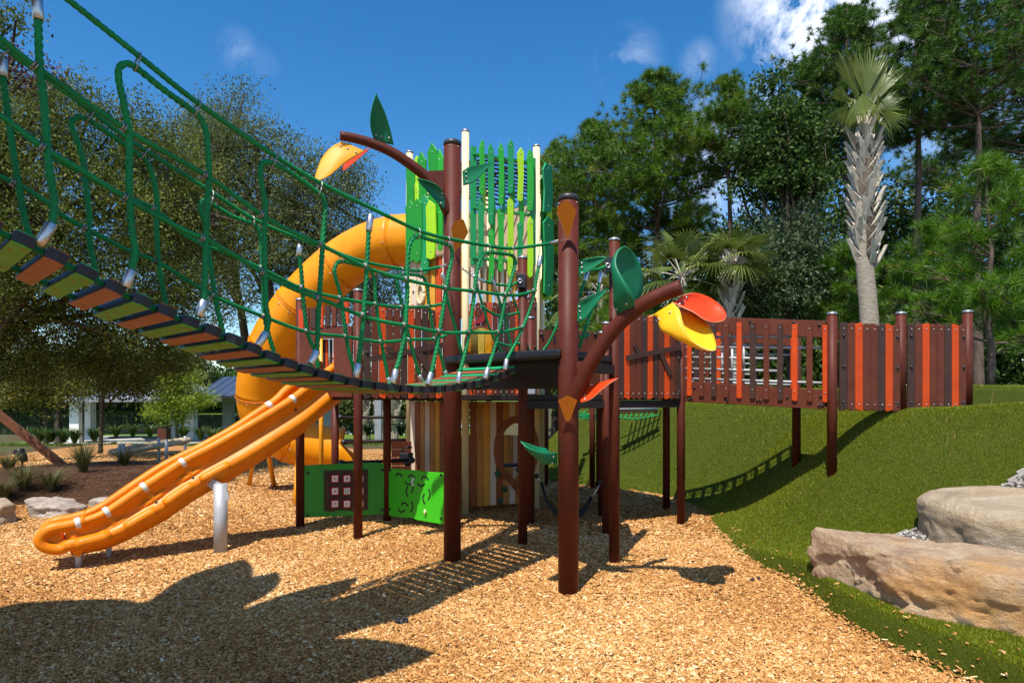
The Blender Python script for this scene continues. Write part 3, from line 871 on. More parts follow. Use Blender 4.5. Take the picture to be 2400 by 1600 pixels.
dm.add(vs, fs, 0, True); dome = dm.build('bubble_window', M['dome'], tw)
rr = MB(); rr.torus(c, nr_, .255, .018, 30, 8); rr.build('rim', M['brown'], dome)
st = MB()
for k, cn in enumerate(('amber', 'darkbrown', 'cream', 'leafyellow', 'ochre')):
    x = -.20 + .1 * k
    hh = math.sqrt(max(.01, .235 ** 2 - x * x))
    st.prism([c + u_ * (x - .045) - Z * hh - nr_ * .006, c + u_ * (x + .045) - Z * hh - nr_ * .006, c + u_ * (x + .045) + Z * hh - nr_ * .006, c + u_ * (x - .045) + Z * hh - nr_ * .006], .004, nr_, k)
st.build('stripes', [M[x] for x in ('amber', 'darkbrown', 'cream', 'leafyellow', 'ochre')], dome)
# cardinal cut-out
bd = MB()
bp = [(1104, 761), (1110, 754), (1119, 748), (1124, 741), (1128, 733), (1131, 735), (1131.5, 739), (1133.5, 741), (1131.5, 743), (1131, 749), (1127, 756), (1121, 759), (1112, 760)]
bd.prism([onp(x, y, P2, P1) + nr_ * .088 for x, y in bp], .02, nr_); bd.build('cardinal_cutout', M['darkred'], tw)
# open slats above the barrier
pickets(tw, P2, P1, 11, 3.15, 3.95, ['creamwood', 'creamwood', 'tan', 'amber', 'tan', 'creamwood', 'tan', 'amber', 'creamwood', 'ochre', 'rust'], off=.0, gap=.045, name='slat_screen', t0=.05, t1=.95, top='flat', blackbolts=False, rail=False)
pickets(tw, P3, P2, 8, 3.0, 4.0, ['creamwood', 'creamwood', 'amber', 'amber', 'orange', 'creamwood', 'amber', 'amber'], off=.0, gap=.02, name='slat_screen', t0=.05, t1=.95, top='flat', rail=False)
hd = MB(); hc = onp(991, 690, P3, P2) + nrm_of(P3, P2) * .05
ul = (Vector((*P2, 0)) - Vector((*P3, 0))).normalized()
hd.tube([hc + ul * (.075 * math.cos(a)) + Z * (.15 * math.sin(a)) for a in [2 * math.pi * i / 24 for i in range(25)]], .026, 10)
hd.build('grab_handle', M['cream'], tw)
# inside back walls and roof bars
for a, b in ((P4, P5), (P5, P6), (P6, P3)):
    m = MB(); A2, B2 = Vector((*a, 0)), Vector((*b, 0)); nn = nrm_of(a, b)
    m.prism([A2 + Z * 3.85, B2 + Z * 3.85, B2 + Z * 5.25, A2 + Z * 5.25], .03, nn); m.build('back_wall', M['tan'], tw)
rb = MB()
for k in range(13):
    t = (k + .5) / 13
    p = Vector((*P2, 0)).lerp(Vector((*P6, 0)), t); q = Vector((*P1, 0)).lerp(Vector((*P5, 0)), t)
    w_ = 1
    if t < .5: p = Vector((*P2, 0)).lerp(Vector((*P3, 0)), t * 2); q = Vector((*P1, 0)).lerp(Vector((*P4, 0)), t * 2)
    else: p = Vector((*P3, 0)).lerp(Vector((*P6, 0)), t * 2 - 1); q = Vector((*P4, 0)).lerp(Vector((*P5, 0)), t * 2 - 1)
    rb.tube([p + Z * 5.38, p.lerp(q, .25) + Z * 5.47, p.lerp(q, .5) + Z * 5.50, p.lerp(q, .75) + Z * 5.47, q + Z * 5.38], .018, 8)
for t in (.2, .4, .6, .8):
    p = Vector((*P2, 0)).lerp(Vector((*P1, 0)), t); q = Vector((*P6, 0)).lerp(Vector((*P5, 0)), t)
    rb.tube([p + Z * 5.40, p.lerp(q, .5) + Z * 5.52, q + Z * 5.40], .018, 8)
rb.build('roof_bars', M['black'], tw)
fr = MB()
for (x0, y0, x1, y1) in ((1108, 345, 1108, 622), (1247, 372, 1247, 622)):
    fr.bar(onp(x0, y0, P2, P1) + nr_ * .03, onp(x1, y1, P2, P1) + nr_ * .03, .09, .03, nr_)
for z in (5.5, 4.68, 3.92):
    fr.bar(A_ + u_ * .1 + Z * z + nr_ * .03, B_ - u_ * .1 + Z * z + nr_ * .03, .03, .09, nr_)
fr.build('slat_frame', M['teal'], tw)
def slat(x0, x1, yt, yb, col, pl, off, seed=0, th=.03, skew=0):
    r = random.Random(seed * 13 + int(x0 * 3 + yt))
    w, h = x1 - x0, yb - yt
    px = [(x0 + w * r.uniform(.3, .55), yt), (x1 - w * r.uniform(0, .1), yt + h * r.uniform(.06, .11)), (x1, yb - h * r.uniform(.25, .5)), (x1 - w * .18, yb - h * .03), (x0 + w * r.uniform(.3, .5), yb), (x0 + w * .05, yb - h * r.uniform(.02, .06)), (x0 + w * r.uniform(0, .2), yt + h * r.uniform(.35, .6)), (x0, yt + h * r.uniform(.07, .14))]
    nn = nrm_of(*pl)
    m = MB(); m.prism([onp(x + skew * (y - yt) / h, y, *pl) + nn * off for x, y in px], th, nn)
    m.sph(onp((x0 + x1) / 2, yt + h * .12, *pl) + nn * (off + th), .012, 1, 8, 4); m.sph(onp((x0 + x1) / 2, yb - h * .14, *pl) + nn * (off + th), .012, 1, 8, 4)
    m.build('leaf_slat', [M[col], M['bolt']], tw, bevel=.004, seg=1)
fr_ = (P2, P1)
for k, (a, b, c, d, col, off) in enumerate(((1117, 1130, 334, 464, 'green', .10), (1127, 1135, 400, 506, 'lime', .04), (1116, 1130, 463, 630, 'teal', .06), (1138, 1152, 341, 534, 'teal', .09), (1148, 1157, 462, 578, 'green', .05), (1140, 1153, 538, 667, 'green', .07), (1161, 1175, 341, 487, 'green', .10), (1173, 1180, 395, 520, 'teal', .05), (1162, 1176, 487, 641, 'green', .06), (1183, 1197, 333, 460, 'teal', .10), (1192, 1202, 420, 505, 'midgreen', .05), (1184, 1198, 462, 654, 'lime', .07), (1205, 1220, 352, 478, 'lime', .10), (1212, 1224, 455, 560, 'green', .05), (1206, 1219, 522, 612, 'teal', .08), (1228, 1243, 355, 501, 'green', .10), (1237, 1248, 455, 576, 'teal', .05), (1230, 1244, 510, 654, 'lime', .08))):
    slat(a, b, c, d, col, fr_, off, k)
lf = (P3, P2)
for k, (a, b, c, d, col, off) in enumerate(((960, 982, 372, 530, 'midgreen', .06), (963, 986, 474, 617, 'midgreen', .10), (975, 997, 368, 500, 'lime', .04), (978, 992, 430, 620, 'lime', .06), (990, 1012, 360, 560, 'midgreen', .09), (982, 1004, 470, 619, 'midgreen', .12), (1009, 1033, 338, 520, 'midgreen', .05), (998, 1020, 460, 645, 'teal', .10), (1028, 1046, 352, 560, 'green', .04), (1013, 1037, 474, 612, 'lime', .12), (1034, 1046, 490, 590, 'green', .06), (1048, 1066, 350, 560, 'midgreen', .05))):
    slat(a, b, c, d, col, lf, off, k + 40)
rt = (P1, (.93, 11.45))
for k, (a, b, c, d, col, off) in enumerate(((1263, 1286, 382, 501, 'leaflight', .05), (1263, 1287, 507, 697, 'teal', .06), (1276, 1289, 440, 570, 'lime', .01), (1270, 1292, 400, 560, 'midgreen', -.04), (1266, 1292, 650, 704, 'lime', .0), (1270, 1291, 520, 690, 'midgreen', -.02))):
    slat(a, b, c, d, col, rt, off, k + 80)

# ================================================================= left play platform
lp = thing('play_platform', 'brown left platform on thin posts with a slatted slide entry panel', 'play platform', (-2.2, 9.0, 0), 'brown play platforms')
for xy, z in ((qF, 3.13), (qG, 3.12), (qQ, 2.9), (qH, 2.9), (qI, 1.8)):
    post(lp, xy, -.05, z)
deck(lp, [qG, qF, qQ, P2, P3, qH, qI], DECK, .07)
PC = ['darkbrown', 'brown', 'orange', 'brown', 'brown', 'darkbrown', 'orange', 'brown', 'darkbrown', 'brown', 'orange', 'brown']
qQp = (-.86, 8.58)
fp = pickets(lp, (qF[0] + .06, qF[1]), qQp, 12, 1.78, lambda t: 2.93 + .07 * math.sin(math.pi * t * 1.1), PC, off=.03)
nf = nrm_of(qF, qQp)
br = MB()
for (x0, y0, x1, y1) in ((849, 845, 1040, 808), (905, 815, 921, 832), (975, 826, 1008, 872)):
    br.bar(onp(x0, y0, qF, qQp) + nf * .075, onp(x1, y1, qF, qQp) + nf * .075, .02, .062, nf) if False else br.prism([onp(x0, y0, qF, qQp) + nf * .062 + Vector((0, 0, s)) for s in (-.035, .035)] + [onp(x1, y1, qF, qQp) + nf * .062 + Vector((0, 0, s)) for s in (.035, -.035)] if abs(x1 - x0) > 60 else [onp(x0 - 8, y0, qF, qQp) + nf * .062, onp(x0 + 8, y0 - 3, qF, qQp) + nf * .062, onp(x1 + 7, y1, qF, qQp) + nf * .062, onp(x1 - 7, y1 + 5, qF, qQp) + nf * .062], .02, nf)
br.build('brace', M['darkbrown'], fp)
ng = nrm_of(qG, qF)
ep = MB()
def q_(x, y, o=.02): return onp(x, y, qG, qF) + ng * o
for poly in ([(708, 760), (831, 765), (831, 794), (790, 794), (748, 794), (708, 790)], [(708, 790), (748, 794), (748, 930), (708, 930)], [(790, 794), (831, 794), (831, 930), (790, 930)], [(748, 880), (790, 880), (790, 930), (748, 930)]):
    ep.prism([q_(*p) for p in poly], .03, ng)
epo = ep.build('entry_panel', M['brown'], lp, bevel=.003, seg=1)
ps = MB()
for k, (x, yt, yb, cn) in enumerate(((709, 727, 775, 2), (722, 722, 772, 0), (737, 722, 770, 1), (755, 718, 768, 2), (771, 717, 766, 1), (786, 719, 764, 0), (801, 720, 762, 1), (815, 709, 760, 2))):
    ps.prism([q_(x, yb, .04), q_(x + 10.5, yb, .04), q_(x + 10.5, yt, .04), q_(x, yt, .04)], .025, ng, cn)
ps.build('slats', [M['brown'], M['darkbrown'], M['orange']], epo, bevel=.003, seg=1)
ws = MB()
for k, x in enumerate((750, 757, 766, 775, 783)):
    ws.prism([q_(x, 880, -.06), q_(x + 5, 880, -.06), q_(x + 5, 794, -.06), q_(x, 794, -.06)], .02, ng, k % 2)
ws.build('window_slats', [M['darkbrown'], M['orange']], epo)

# tic-tac-toe panel
tp = thing('activity_panel', 'dark green noughts and crosses panel low between two brown posts', 'activity panel', V3(lat(-1, 0), 0))
nt_ = nrm_of(qG, qH)
def t_(x, y, o=.0): return onp(x, y, qG, qH) + nt_ * o
m = MB(); m.prism([t_(713, 1212), t_(903, 1204), t_(903, 1086), t_(880, 1083), t_(740, 1088), t_(713, 1090)], .025, nt_)
for x, y in ((721, 1108), (895, 1101), (721, 1206), (895, 1193)): m.sph(t_(x, y, .028), .02, 1, 10, 6)
m.build('panel', [M['panelgreen2'], M['blackbolt']], tp, bevel=.003, seg=1)
m = MB(); m.prism([t_(759, 1196, .027), t_(778, 1197, .027), t_(790, 1194, .027), t_(812, 1194, .027), t_(822, 1196, .027), t_(861, 1193, .027), t_(861, 1099, .027), t_(759, 1102, .027)], .02, nt_)
m.build('game_board', M['darkbrown'], tp, bevel=.003, seg=1)
ut = (Vector((*qH, 0)) - Vector((*qG, 0))).normalized()
SYM = [['gold', 'red', 'red'], ['red', 'O', 'red'], ['red', 'gold', 'red']]
for r_, y in enumerate((1119.5, 1148.5, 1178)):
    for c_, x in enumerate((783, 811, 842)):
        c = t_(x, y, .058)
        m = MB(); Mx = Matrix((ut, nt_, Z)).transposed()
        m.box(c, (.105, .05, .115), Mx, 0)
        tb_ = m.build('tumbler', M['red'], tp, bevel=.012)
        f = MB(); cf = c + nt_ * .0262
        f.prism([cf + ut * a + Z * b for a, b in ((-.034, -.042), (.034, -.042), (.04, -.034), (.04, .034), (.034, .042), (-.034, .042), (-.04, .034), (-.04, -.034))], .002, nt_, 0)
        s = SYM[r_][c_]; cs = cf + nt_ * .0025
        if s == 'O': f.torus(cs, nt_, .024, .0055, 18, 6, 3)
        else:
            mi = 1 if s == 'red' else 2
            for dx, dz in ((1, 1), (1, -1)) + (((0, 1.1),) if s == 'red' and c_ == 1 else ()):
                d = (ut * dx + Z * dz).normalized() * .026
                f.bar(cs - d, cs + d, .008, .003, nt_, mi)
        f.build('face', [M['white'], M['red'], M['ochre'], M['midgreen']], tb_)
# maze panel
mp_ = thing('activity_panel', 'vivid green maze panel with curved black slots in full sun', 'activity panel', V3(qQ, 0))
nm = nrm_of(qH, qQ)
def m_(x, y, o=.0): return onp(x, y, qH, qQ) + nm * o
m = MB(); m.prism([m_(914, 1207), m_(955, 1213), m_(960, 1211.5), m_(974, 1214), m_(978, 1217), m_(1043, 1228), m_(1043, 1107.5), m_(992, 1104), m_(988, 1102), m_(975, 1101), m_(914, 1097)], .025, nm)
for x, y in ((917, 1101), (1037, 1112), (917, 1192), (1037, 1213)): m.sph(m_(x, y, .028), .02, 1, 10, 6)
m.build('panel', [M['panelgreen'], M['blackbolt']], mp_, bevel=.003, seg=1)
def curve(px, r=.0125):
    sl_ = MB()
    pts = crom([m_(680 + x / 4.2, 1030 + y / 4.2, .0262) for x, y in px], .02)
    for i in range(len(pts) - 1): sl_.bar(pts[i], pts[i + 1] + (pts[i + 1] - pts[i]) * .25, 2 * r, .002 + .0004 * (i % 2), nm)
    sl_.build('slot', M['black'], mp_)
for px in ([(1048, 358), (1062, 336), (1090, 334), (1115, 360)], [(1173, 372), (1190, 350), (1220, 350), (1240, 372)], [(1302, 388), (1318, 366), (1350, 365), (1373, 392)], [(1143, 405), (1160, 432), (1190, 438), (1208, 420)], [(1268, 425), (1285, 450), (1315, 452), (1337, 432)], [(1172, 458), (1158, 490), (1158, 520), (1172, 556)], [(1212, 440), (1224, 465), (1220, 495), (1204, 516)], [(1336, 528), (1321, 560), (1322, 595), (1338, 628)], [(1372, 482), (1388, 515), (1388, 555), (1372, 586)], [(1107, 638), (1125, 618), (1150, 622), (1172, 650)], [(1203, 602), (1218, 632), (1218, 670), (1203, 702)], [(1076, 676), (1092, 702), (1118, 708), (1140, 688)]):
    curve(px)
k = MB(); k.sph(m_(680 + 1350 / 4.2, 1030 + 705 / 4.2, .045), .035, 0, 10, 8, (.6, .6, 1)); k.build('knob', M['cream'], mp_)
k = MB(); k.tube(crom([m_(680 + x / 4.2, 1030 + y / 4.2, .04) for x, y in ((1238, 375), (1222, 400), (1222, 425), (1234, 448))], .02), .014, 8); k.build('knob', M['white'], mp_)

# ================================================================= right play platform
rp = thing('play_platform', 'brown right platform between the striped tower and the sloped ramp', 'play platform', (.9, 9.0, 0), 'brown play platforms')
for xy, z, z0 in ((qE, 3.48, 0), (qJ, 2.9, 0), (qK, 2.75, 0), (qL, 2.75, 0), ((1.62, 11.9), 2.75, 0), (qC, 3.476, 0), (qD, 2.95, 0), (qN, 2.95, 0), ((1.58, 12.6), 2.6, 0), ((.68, 12.9), 2.6, 0), ((1.43, 9.0), 1.8, 0), ((1.50, 10.4), 1.8, 0)):
    post(rp, xy, -.05, z)
deck(rp, [qQ, qE, qK, qD, qN, (1.62, 11.9), P4, P1, P2], DECK, .07)
RC = ['brown', 'darkbrown', 'orange', 'brown', 'brown', 'darkbrown', 'orange', 'darkbrown', 'brown', 'orange', 'brown', 'darkbrown']
kd = pickets(rp, qK, qD, 12, 1.77, lambda t: 2.92 - .02 * t, RC, off=.03, t0=.04, t1=.96)
nk = nrm_of(qK, qD)
br = MB()
for (x0, y0, x1, y1, w) in ((1460, 839, 1588, 814, 9), (1480, 811, 1489, 826, 8), (1540, 828, 1563, 878, 9)):
    if abs(x1 - x0) > 60: pl = [(x0, y0 - w / 1.6), (x0, y0 + w / 1.6), (x1, y1 + w / 1.6), (x1, y1 - w / 1.6)]
    else: pl = [(x0 - w / 2, y0), (x0 + w / 2, y0 - 3), (x1 + w / 2, y1 - 3), (x1 - w / 2, y1 + 3)]
    br.prism([onp(x, y, qK, qD) + nk * .062 for x, y in pl], .02 if abs(x1 - x0) > 60 else .016, nk)
br.build('brace', M['darkbrown'], kd)
m = MB(); nj = nrm_of(qJ, qL)
for pl in ([(1262, 772), (1312, 776), (1312, 900), (1262, 900)], [(1352, 776), (1420, 780), (1420, 900), (1352, 900)], [(1312, 800), (1352, 800), (1352, 900), (1312, 900)]):
    m.prism([onp(x, y, qJ, qL) for x, y in pl], .03, nj)
for x, y in ((1266, 784), (1392, 784), (1412, 785), (1428, 783)): m.sph(onp(x, y, qJ, qL) + nj * .035, .03, 1, 10, 6)
for x, y in ((1297, 797), (1372, 788)):
    m.prism([onp(x + dx, y + dy, qJ, qL) + nj * .031 for dx, dy in ((-2, -10), (2, -10), (3, 0), (2, 10), (-2, 10), (-3, 0))], .002, nj, 1)
m.build('solid_panel', [M['brown'], M['blackbolt']], rp, bevel=.003, seg=1)
m = MB()
for a, b in ((qE, qK), (qK, qD), (qJ, qL), (qK, qL)):
    m.bar(V3(a, 1.705), V3(b, 1.705), .05, .10)
m.build('deck_beam', M['darksteel'], rp)
m = MB(); m.box(P(1393, 866, 7.35), (.42, .5, .022)); m.box(P(1393, 872, 7.35), (.40, .46, .03)); m.build('step_plate', M['steel'], rp)
m = MB(); m.box(P(1246, 915, 8.9), (.10, .06, .10)); m.build('bracket', M['greypaint'], rp, bevel=.008)

# landing between the two leaf trunks at the bridge end
ln = thing('bridge_landing', 'black landing deck between the two leaf trunks where the rope bridge ends', 'landing deck', (.25, 6.9, 0))
m = MB(); m.prism([V3(p, 2.15) for p in ((TA[0] - .09, TA[1] - .10), (TB[0] - .09, TB[1] - .10), qC, (1.2, 7.9), qE)], .09, (0, 0, 1)); m.build('deck', M['blackdeck'], ln, bevel=.03, seg=3)
m = MB()
a, b = Vector((*TA, 0)), Vector((*TB, 0)); nl = nrm_of(TA, TB)
m.prism([a.lerp(b, .04) - nl * .16 + Z * 1.88, a.lerp(b, .97) - nl * .16 + Z * 1.88, a.lerp(b, .97) - nl * .16 + Z * 2.149, a.lerp(b, .04) - nl * .16 + Z * 2.149], .02, nl)
m.bar(V3(TB, 2.09) + Vector((.1, .1, 0)), V3(qC, 2.09), .04, .1); m.bar(V3(TA, 2.02) + Vector((.08, .08, 0)), V3(qE, 2.02), .04, .2)
m.build('riser', M['darksteel'], ln)
# nets on the two sides of the landing
ROPE_R = .0145
def rope(parent, pts, r=ROPE_R, name='rope', lob=4, amp=.14, turn=.10, step=.012, n=12):
    m = MB(); m.tube(crom(pts, step), r, n, 0, True, lob, amp, turn)
    return m.build(name, M['rope'], parent)
def ferrule(parent, a, b, r=.021, name='ferrule'):
    m = MB(); a, b = Vector(a), Vector(b); d = (b - a)
    m.tube([a, a + d * .04, a + d * .96, b], [r * .85, r, r, r * .85], 14)
    m.tube([a - d * .18, a + d * .02], [.008, .008], 8)
    return m.build(name, M['steelbright'], parent)
sp = (TA, qE)
for px in ([(1115, 650), (1140, 660), (1161, 666), (1195, 669), (1214, 660)], [(1128, 718), (1160, 737), (1180, 740), (1222, 731)], [(1165, 802), (1195, 811), (1215, 805), (1232, 801)]):
    rope(ln, [onp(x, y, *sp) for x, y in px])
for px in ([(1119, 672), (1128, 705), (1150, 775), (1176, 826)], [(1163, 682), (1180, 735), (1195, 795), (1205, 826)], [(1200, 690), (1216, 735), (1228, 785), (1240, 822)]):
    pp = [onp(x, y, *sp) for x, y in px]
    rope(ln, pp)
    ferrule(ln, pp[0] + (pp[0] - pp[1]).normalized() * .14, pp[0])
sp = ((TB[0] + .09, TB[1] + .05), qC)
for px in ([(1352, 640), (1380, 634), (1404, 630), (1418, 624)], [(1352, 715), (1375, 722), (1400, 716)], [(1352, 782), (1362, 790), (1380, 784)]):
    rope(ln, [onp(x, y, *sp) for x, y in px])
for px in ([(1370, 660), (1358, 695), (1347, 740), (1345, 800)], [(1404, 664), (1397, 700), (1375, 760), (1358, 815)]):
    pp = [onp(x, y, *sp) for x, y in px]; rope(ln, pp); ferrule(ln, pp[0] + (pp[0] - pp[1]).normalized() * .14, pp[0])
for px in ([(1311, 735), (1305, 762), (1288, 800), (1272, 822)],):
    pp = [P(x, y, 7.3) for x, y in px]; rope(ln, pp)
for (x, y, Y) in ((1222, 658, 7.72), (1428, 622, 6.8)):
    m = MB(); m.box(P(x, y, Y), (.10, .05, .17)); m.torus(P(x - 3, y, Y - .045), (0, 1, 0), .022, .008, 14, 6, 1); m.build('rope_clamp', [M['blackbolt'], M['steelbright']], ln, bevel=.012)
# ================================================================= leaf trunks
M['band'] = paint('silver white band', (.62, .62, .60), .35, .05, bstr=0)
M['leafrim'] = paint('pale cut edge', (.62, .50, .32), .5, .05, bstr=0)
M['rimyellow'] = paint('pale yellow cut edge', (.80, .58, .22), .5, .05, bstr=0)
M['rimred'] = paint('pale red cut edge', (.72, .30, .18), .5, .05, bstr=0)
def leaf(parent, mat, a, b, tip, w, nrm, cup=.25, bend=0.0, name='leaf', bolts=3, rim=None, peak=.36, th=.008, twist=0.0):
    a, b, tip = Vector(a), Vector(b), Vector(tip)
    c = (a + b) / 2; ax = tip - c; L = ax.length; axn = ax / L
    nrm = Vector(nrm); nrm = (nrm - axn * nrm.dot(axn)).normalized()
    perp = nrm.cross(axn)
    s0 = (b - a).normalized()
    if s0.dot(perp) < 0: s0 = -s0
    wb = (b - a).length / 2
    NU, NV = 26, 12
    vs = []
    for i in range(NU + 1):
        u = i / NU
        if u < peak: hw = wb + (w - wb) * math.sin(u / peak * math.pi / 2)
        else: hw = w * (1 - ((u - peak) / (1 - peak)) ** 1.75) ** .95 if u < 1 else 0.0
        k = min(1, u / .5); k = k * k * (3 - 2 * k)
        sd = (s0 * (1 - k) + perp * k).normalized(); nu = nrm
        if twist:
            R_ = Matrix.Rotation(math.radians(twist) * min(1, u * 1.15) ** 1.2, 3, axn); sd = R_ @ sd; nu = R_ @ nrm
        for j in range(NV + 1):
            v = j / NV * 2 - 1
            vs.append(c + ax * u + sd * (hw * v) + nu * (cup * (v * v - .35) * hw * min(1, .35 + u * 1.6)) + nrm * (bend * u * u))
    fs = [(i * (NV + 1) + j, i * (NV + 1) + j + 1, (i + 1) * (NV + 1) + j + 1, (i + 1) * (NV + 1) + j) for i in range(NU) for j in range(NV)]
    m = MB(); m.add(vs, fs, 0, True)
    rim = rim or {'leafgreen': 'leaflight', 'leafyellow': 'rimyellow', 'leafred': 'rimred'}.get(mat, 'leafrim')
    o = m.build(name, [M[mat], M[rim]], parent)
    md = o.modifiers.new('thickness', 'SOLIDIFY'); md.thickness = th; md.offset = 0; md.material_offset_rim = 1
    if bolts:
        for q in [.16, .5, .84][:bolts]:
            bm = MB()
            p = a.lerp(b, q) + axn * .035
            sgn = 1 if nrm.dot(Vector((0, 0, EYE)) - p) > 0 else -1
            bm.sph(p + nrm * (sgn * .008 + cup * -.12 * wb), .016, 0, 10, 6)
            bm.build('bolt', M['bolt'], o)
    return o
def leafsurf(parent, mat, N, Mi, Fr, bolts=3, th=.008):
    """curled petal given by its near edge, keel and far edge as (pixel x, pixel y, distance)"""
    def res(l, n=24):
        c = crom([P(*q) for q in l], .004); k = [i * (len(c) - 1) / n for i in range(n + 1)]
        return [c[int(round(i))] for i in k]
    a, b, c = res(N), res(Mi), res(Fr); NV = 14; vs = []
    for i in range(25):
        for j in range(NV + 1):
            v = j / NV * 2 - 1
            vs.append(a[i] * (v * (v - 1) / 2) + b[i] * (1 - v * v) + c[i] * (v * (v + 1) / 2))
    m = MB(); m.add(vs, [(i * (NV + 1) + j, i * (NV + 1) + j + 1, (i + 1) * (NV + 1) + j + 1, (i + 1) * (NV + 1) + j) for i in range(24) for j in range(NV)], 0, True)
    rim = {'leafgreen': 'leaflight', 'leafyellow': 'rimyellow', 'leafgold': 'rimyellow', 'leafred': 'rimred'}.get(mat, 'leafrim')
    o = m.build('leaf', [M[mat], M[rim]], parent)
    md = o.modifiers.new('thickness', 'SOLIDIFY'); md.thickness = th; md.offset = 0; md.material_offset_rim = 1
    for q in (.16, .5, .84)[:bolts]:
        k = int(q * NV); p = vs[(NV + 1) * 3 + k]; tn = (vs[(NV + 1) * 5 + k] - vs[(NV + 1) + k]).cross(vs[(NV + 1) * 3 + k + 1] - vs[(NV + 1) * 3 + k - 1]).normalized()
        if tn.dot(Vector((0, 0, EYE)) - p) < 0: tn = -tn
        bm = MB(); bm.sph(p + tn * .005, .0115, 0, 10, 6); bm.build('bolt', M['bolt'], o)
    return o
def kite(parent, mat, px, Y, nrm, th=.014, tilt=.0, y0=None):
    """folded kite-shaped leaf whose top stands off the trunk"""
    ys = [y for _, y in px]; yb = max(ys)
    pts = [P(x, y, Y - tilt * (yb - y) / (yb - min(ys))) for x, y in px]
    m = MB(); m.prism(pts, th, nrm)
    m.v = m.v
    o = m.build('leaf', [M[mat], M['leafrim']], parent)
    me = o.data
    for p in me.polygons:
        if abs(p.normal.dot(Vector(nrm).normalized())) < .5: p.material_index = 1
    return o
def trunk(th_, xy, z1, r=.094):
    m = MB(); m.cyl(V3(xy, -.05), V3(xy, z1), r, 44); o = m.build('trunk', M['post'], th_)
    c = MB(); c.tube([V3(xy, z1 - .012), V3(xy, z1 + .03), V3(xy, z1 + .045)], [r * 1.03, r * 1.03, r * .9], 40); c.build('cap', M['postcap'], o)
    b = MB()
    for k in range(6):
        a = k * math.pi / 3 + .3
        b.sph(V3(xy, z1 - .035) + Vector((math.cos(a), math.sin(a), 0)) * r, .008, 0, 8, 5)
    b.build('rivet', M['bolt'], o)
    return o
la = thing('steel_tree', 'taller brown steel trunk with a branch reaching up left over the tube slide', 'steel tree', (TA[0], TA[1], 0), 'steel trunks with sheet leaves')
trunk(la, TA, 4.54)
bp = [P(1052, 500, 6.95), P(1030, 458, 6.9), P(1000, 417, 6.86), P(960, 384, 6.8), P(915, 355, 6.74), P(865, 334, 6.68), P(825, 323, 6.62), P(797, 318, 6.58)]
m = MB(); c_ = crom(bp, .03); m.tube(c_, [.062 - .016 * i / (len(c_) - 1) for i in range(len(c_))], 24); m.build('branch', M['post'], la)
m = MB(); m.prism([P(998, 402, 6.9), P(1046, 400, 6.95), P(1046, 485, 6.95), P(1036, 470, 6.92), P(1015, 432, 6.9)], .016, (0, -1, 0)); m.build('gusset', M['post'], la)
leafsurf(la, 'leafgreen', [(923, 340, 6.74), (915, 305, 6.68), (903, 265, 6.62), (889, 234, 6.57), (882, 219, 6.55)], [(899, 335, 6.72), (890, 303, 6.685), (884, 270, 6.625), (880, 241, 6.575), (882, 219, 6.55)], [(876, 327, 6.70), (869, 302, 6.64), (868, 274, 6.58), (873, 246, 6.55), (882, 219, 6.55)])
leafsurf(la, 'leafgold', [(854, 355, 6.64), (838, 364, 6.60), (811, 381, 6.55), (790, 398, 6.50), (768, 415, 6.46), (745, 424, 6.44)], [(828, 343, 6.61), (806, 354, 6.575), (783, 375, 6.52), (766, 399, 6.475), (754, 416, 6.45), (743, 424, 6.44)], [(801, 332, 6.58), (776, 346, 6.58), (755, 371, 6.54), (743, 400, 6.48), (739, 416, 6.46), (741, 424, 6.44)])
leafsurf(la, 'leafred', [(868, 347, 6.76), (845, 368, 6.82), (822, 388, 6.88), (804, 401, 6.92)], [(863, 349, 6.78), (842, 365, 6.86), (819, 382, 6.92), (804, 396, 6.94)], [(856, 350, 6.80), (838, 361, 6.88), (815, 376, 6.94), (804, 391, 6.95)], 0)
leafsurf(la, 'leafgreen', [(1042, 491, 6.86), (1022, 472, 6.80), (1001, 448, 6.72), (985, 430, 6.62), (977, 419, 6.56)], [(1042, 474, 6.86), (1026, 454, 6.82), (1005, 436, 6.74), (988, 425, 6.63), (977, 419, 6.56)], [(1042, 457, 6.86), (1029, 437, 6.78), (1008, 426, 6.70), (990, 421, 6.61), (977, 419, 6.56)])
leafsurf(la, 'leafgreen', [(1086, 435, 6.98), (1107, 428, 6.92), (1131, 407, 6.85), (1155, 380, 6.80)], [(1085, 418, 6.98), (1106, 410, 6.945), (1131, 397, 6.87), (1155, 380, 6.80)], [(1084, 401, 6.98), (1104, 389, 6.93), (1131, 385, 6.86), (1155, 380, 6.80)])
kite(la, 'leaforange', [(1079, 514), (1087, 517), (1097, 545), (1085, 570), (1071, 586), (1066, 590), (1064, 582), (1061, 560), (1057, 537), (1063, 522)], 6.885, (.25, -1, .15), tilt=.20)
lb_ = thing('steel_tree', 'nearer brown steel trunk with a thick low branch and a yellow cupped leaf', 'steel tree', (TB[0], TB[1], 0), 'steel trunks with sheet leaves')
trunk(lb_, TB, 3.60)
bp = [P(1345, 935, 5.78), P(1362, 895, 5.72), P(1388, 845, 5.66), P(1425, 788, 5.6), P(1468, 742, 5.52), P(1515, 708, 5.44), P(1560, 686, 5.38), P(1597, 672, 5.33)]
m = MB(); c_ = crom(bp, .03); m.tube(c_, [.070 - .006 * i / (len(c_) - 1) for i in range(len(c_))], 28); m.build('branch', M['post'], lb_)
m = MB(); m.prism([P(1350, 848, 5.8), P(1384, 842, 5.7), P(1372, 880, 5.7), P(1356, 915, 5.74), P(1350, 925, 5.8)], .016, (0, -1, 0)); m.build('gusset', M['post'], lb_)
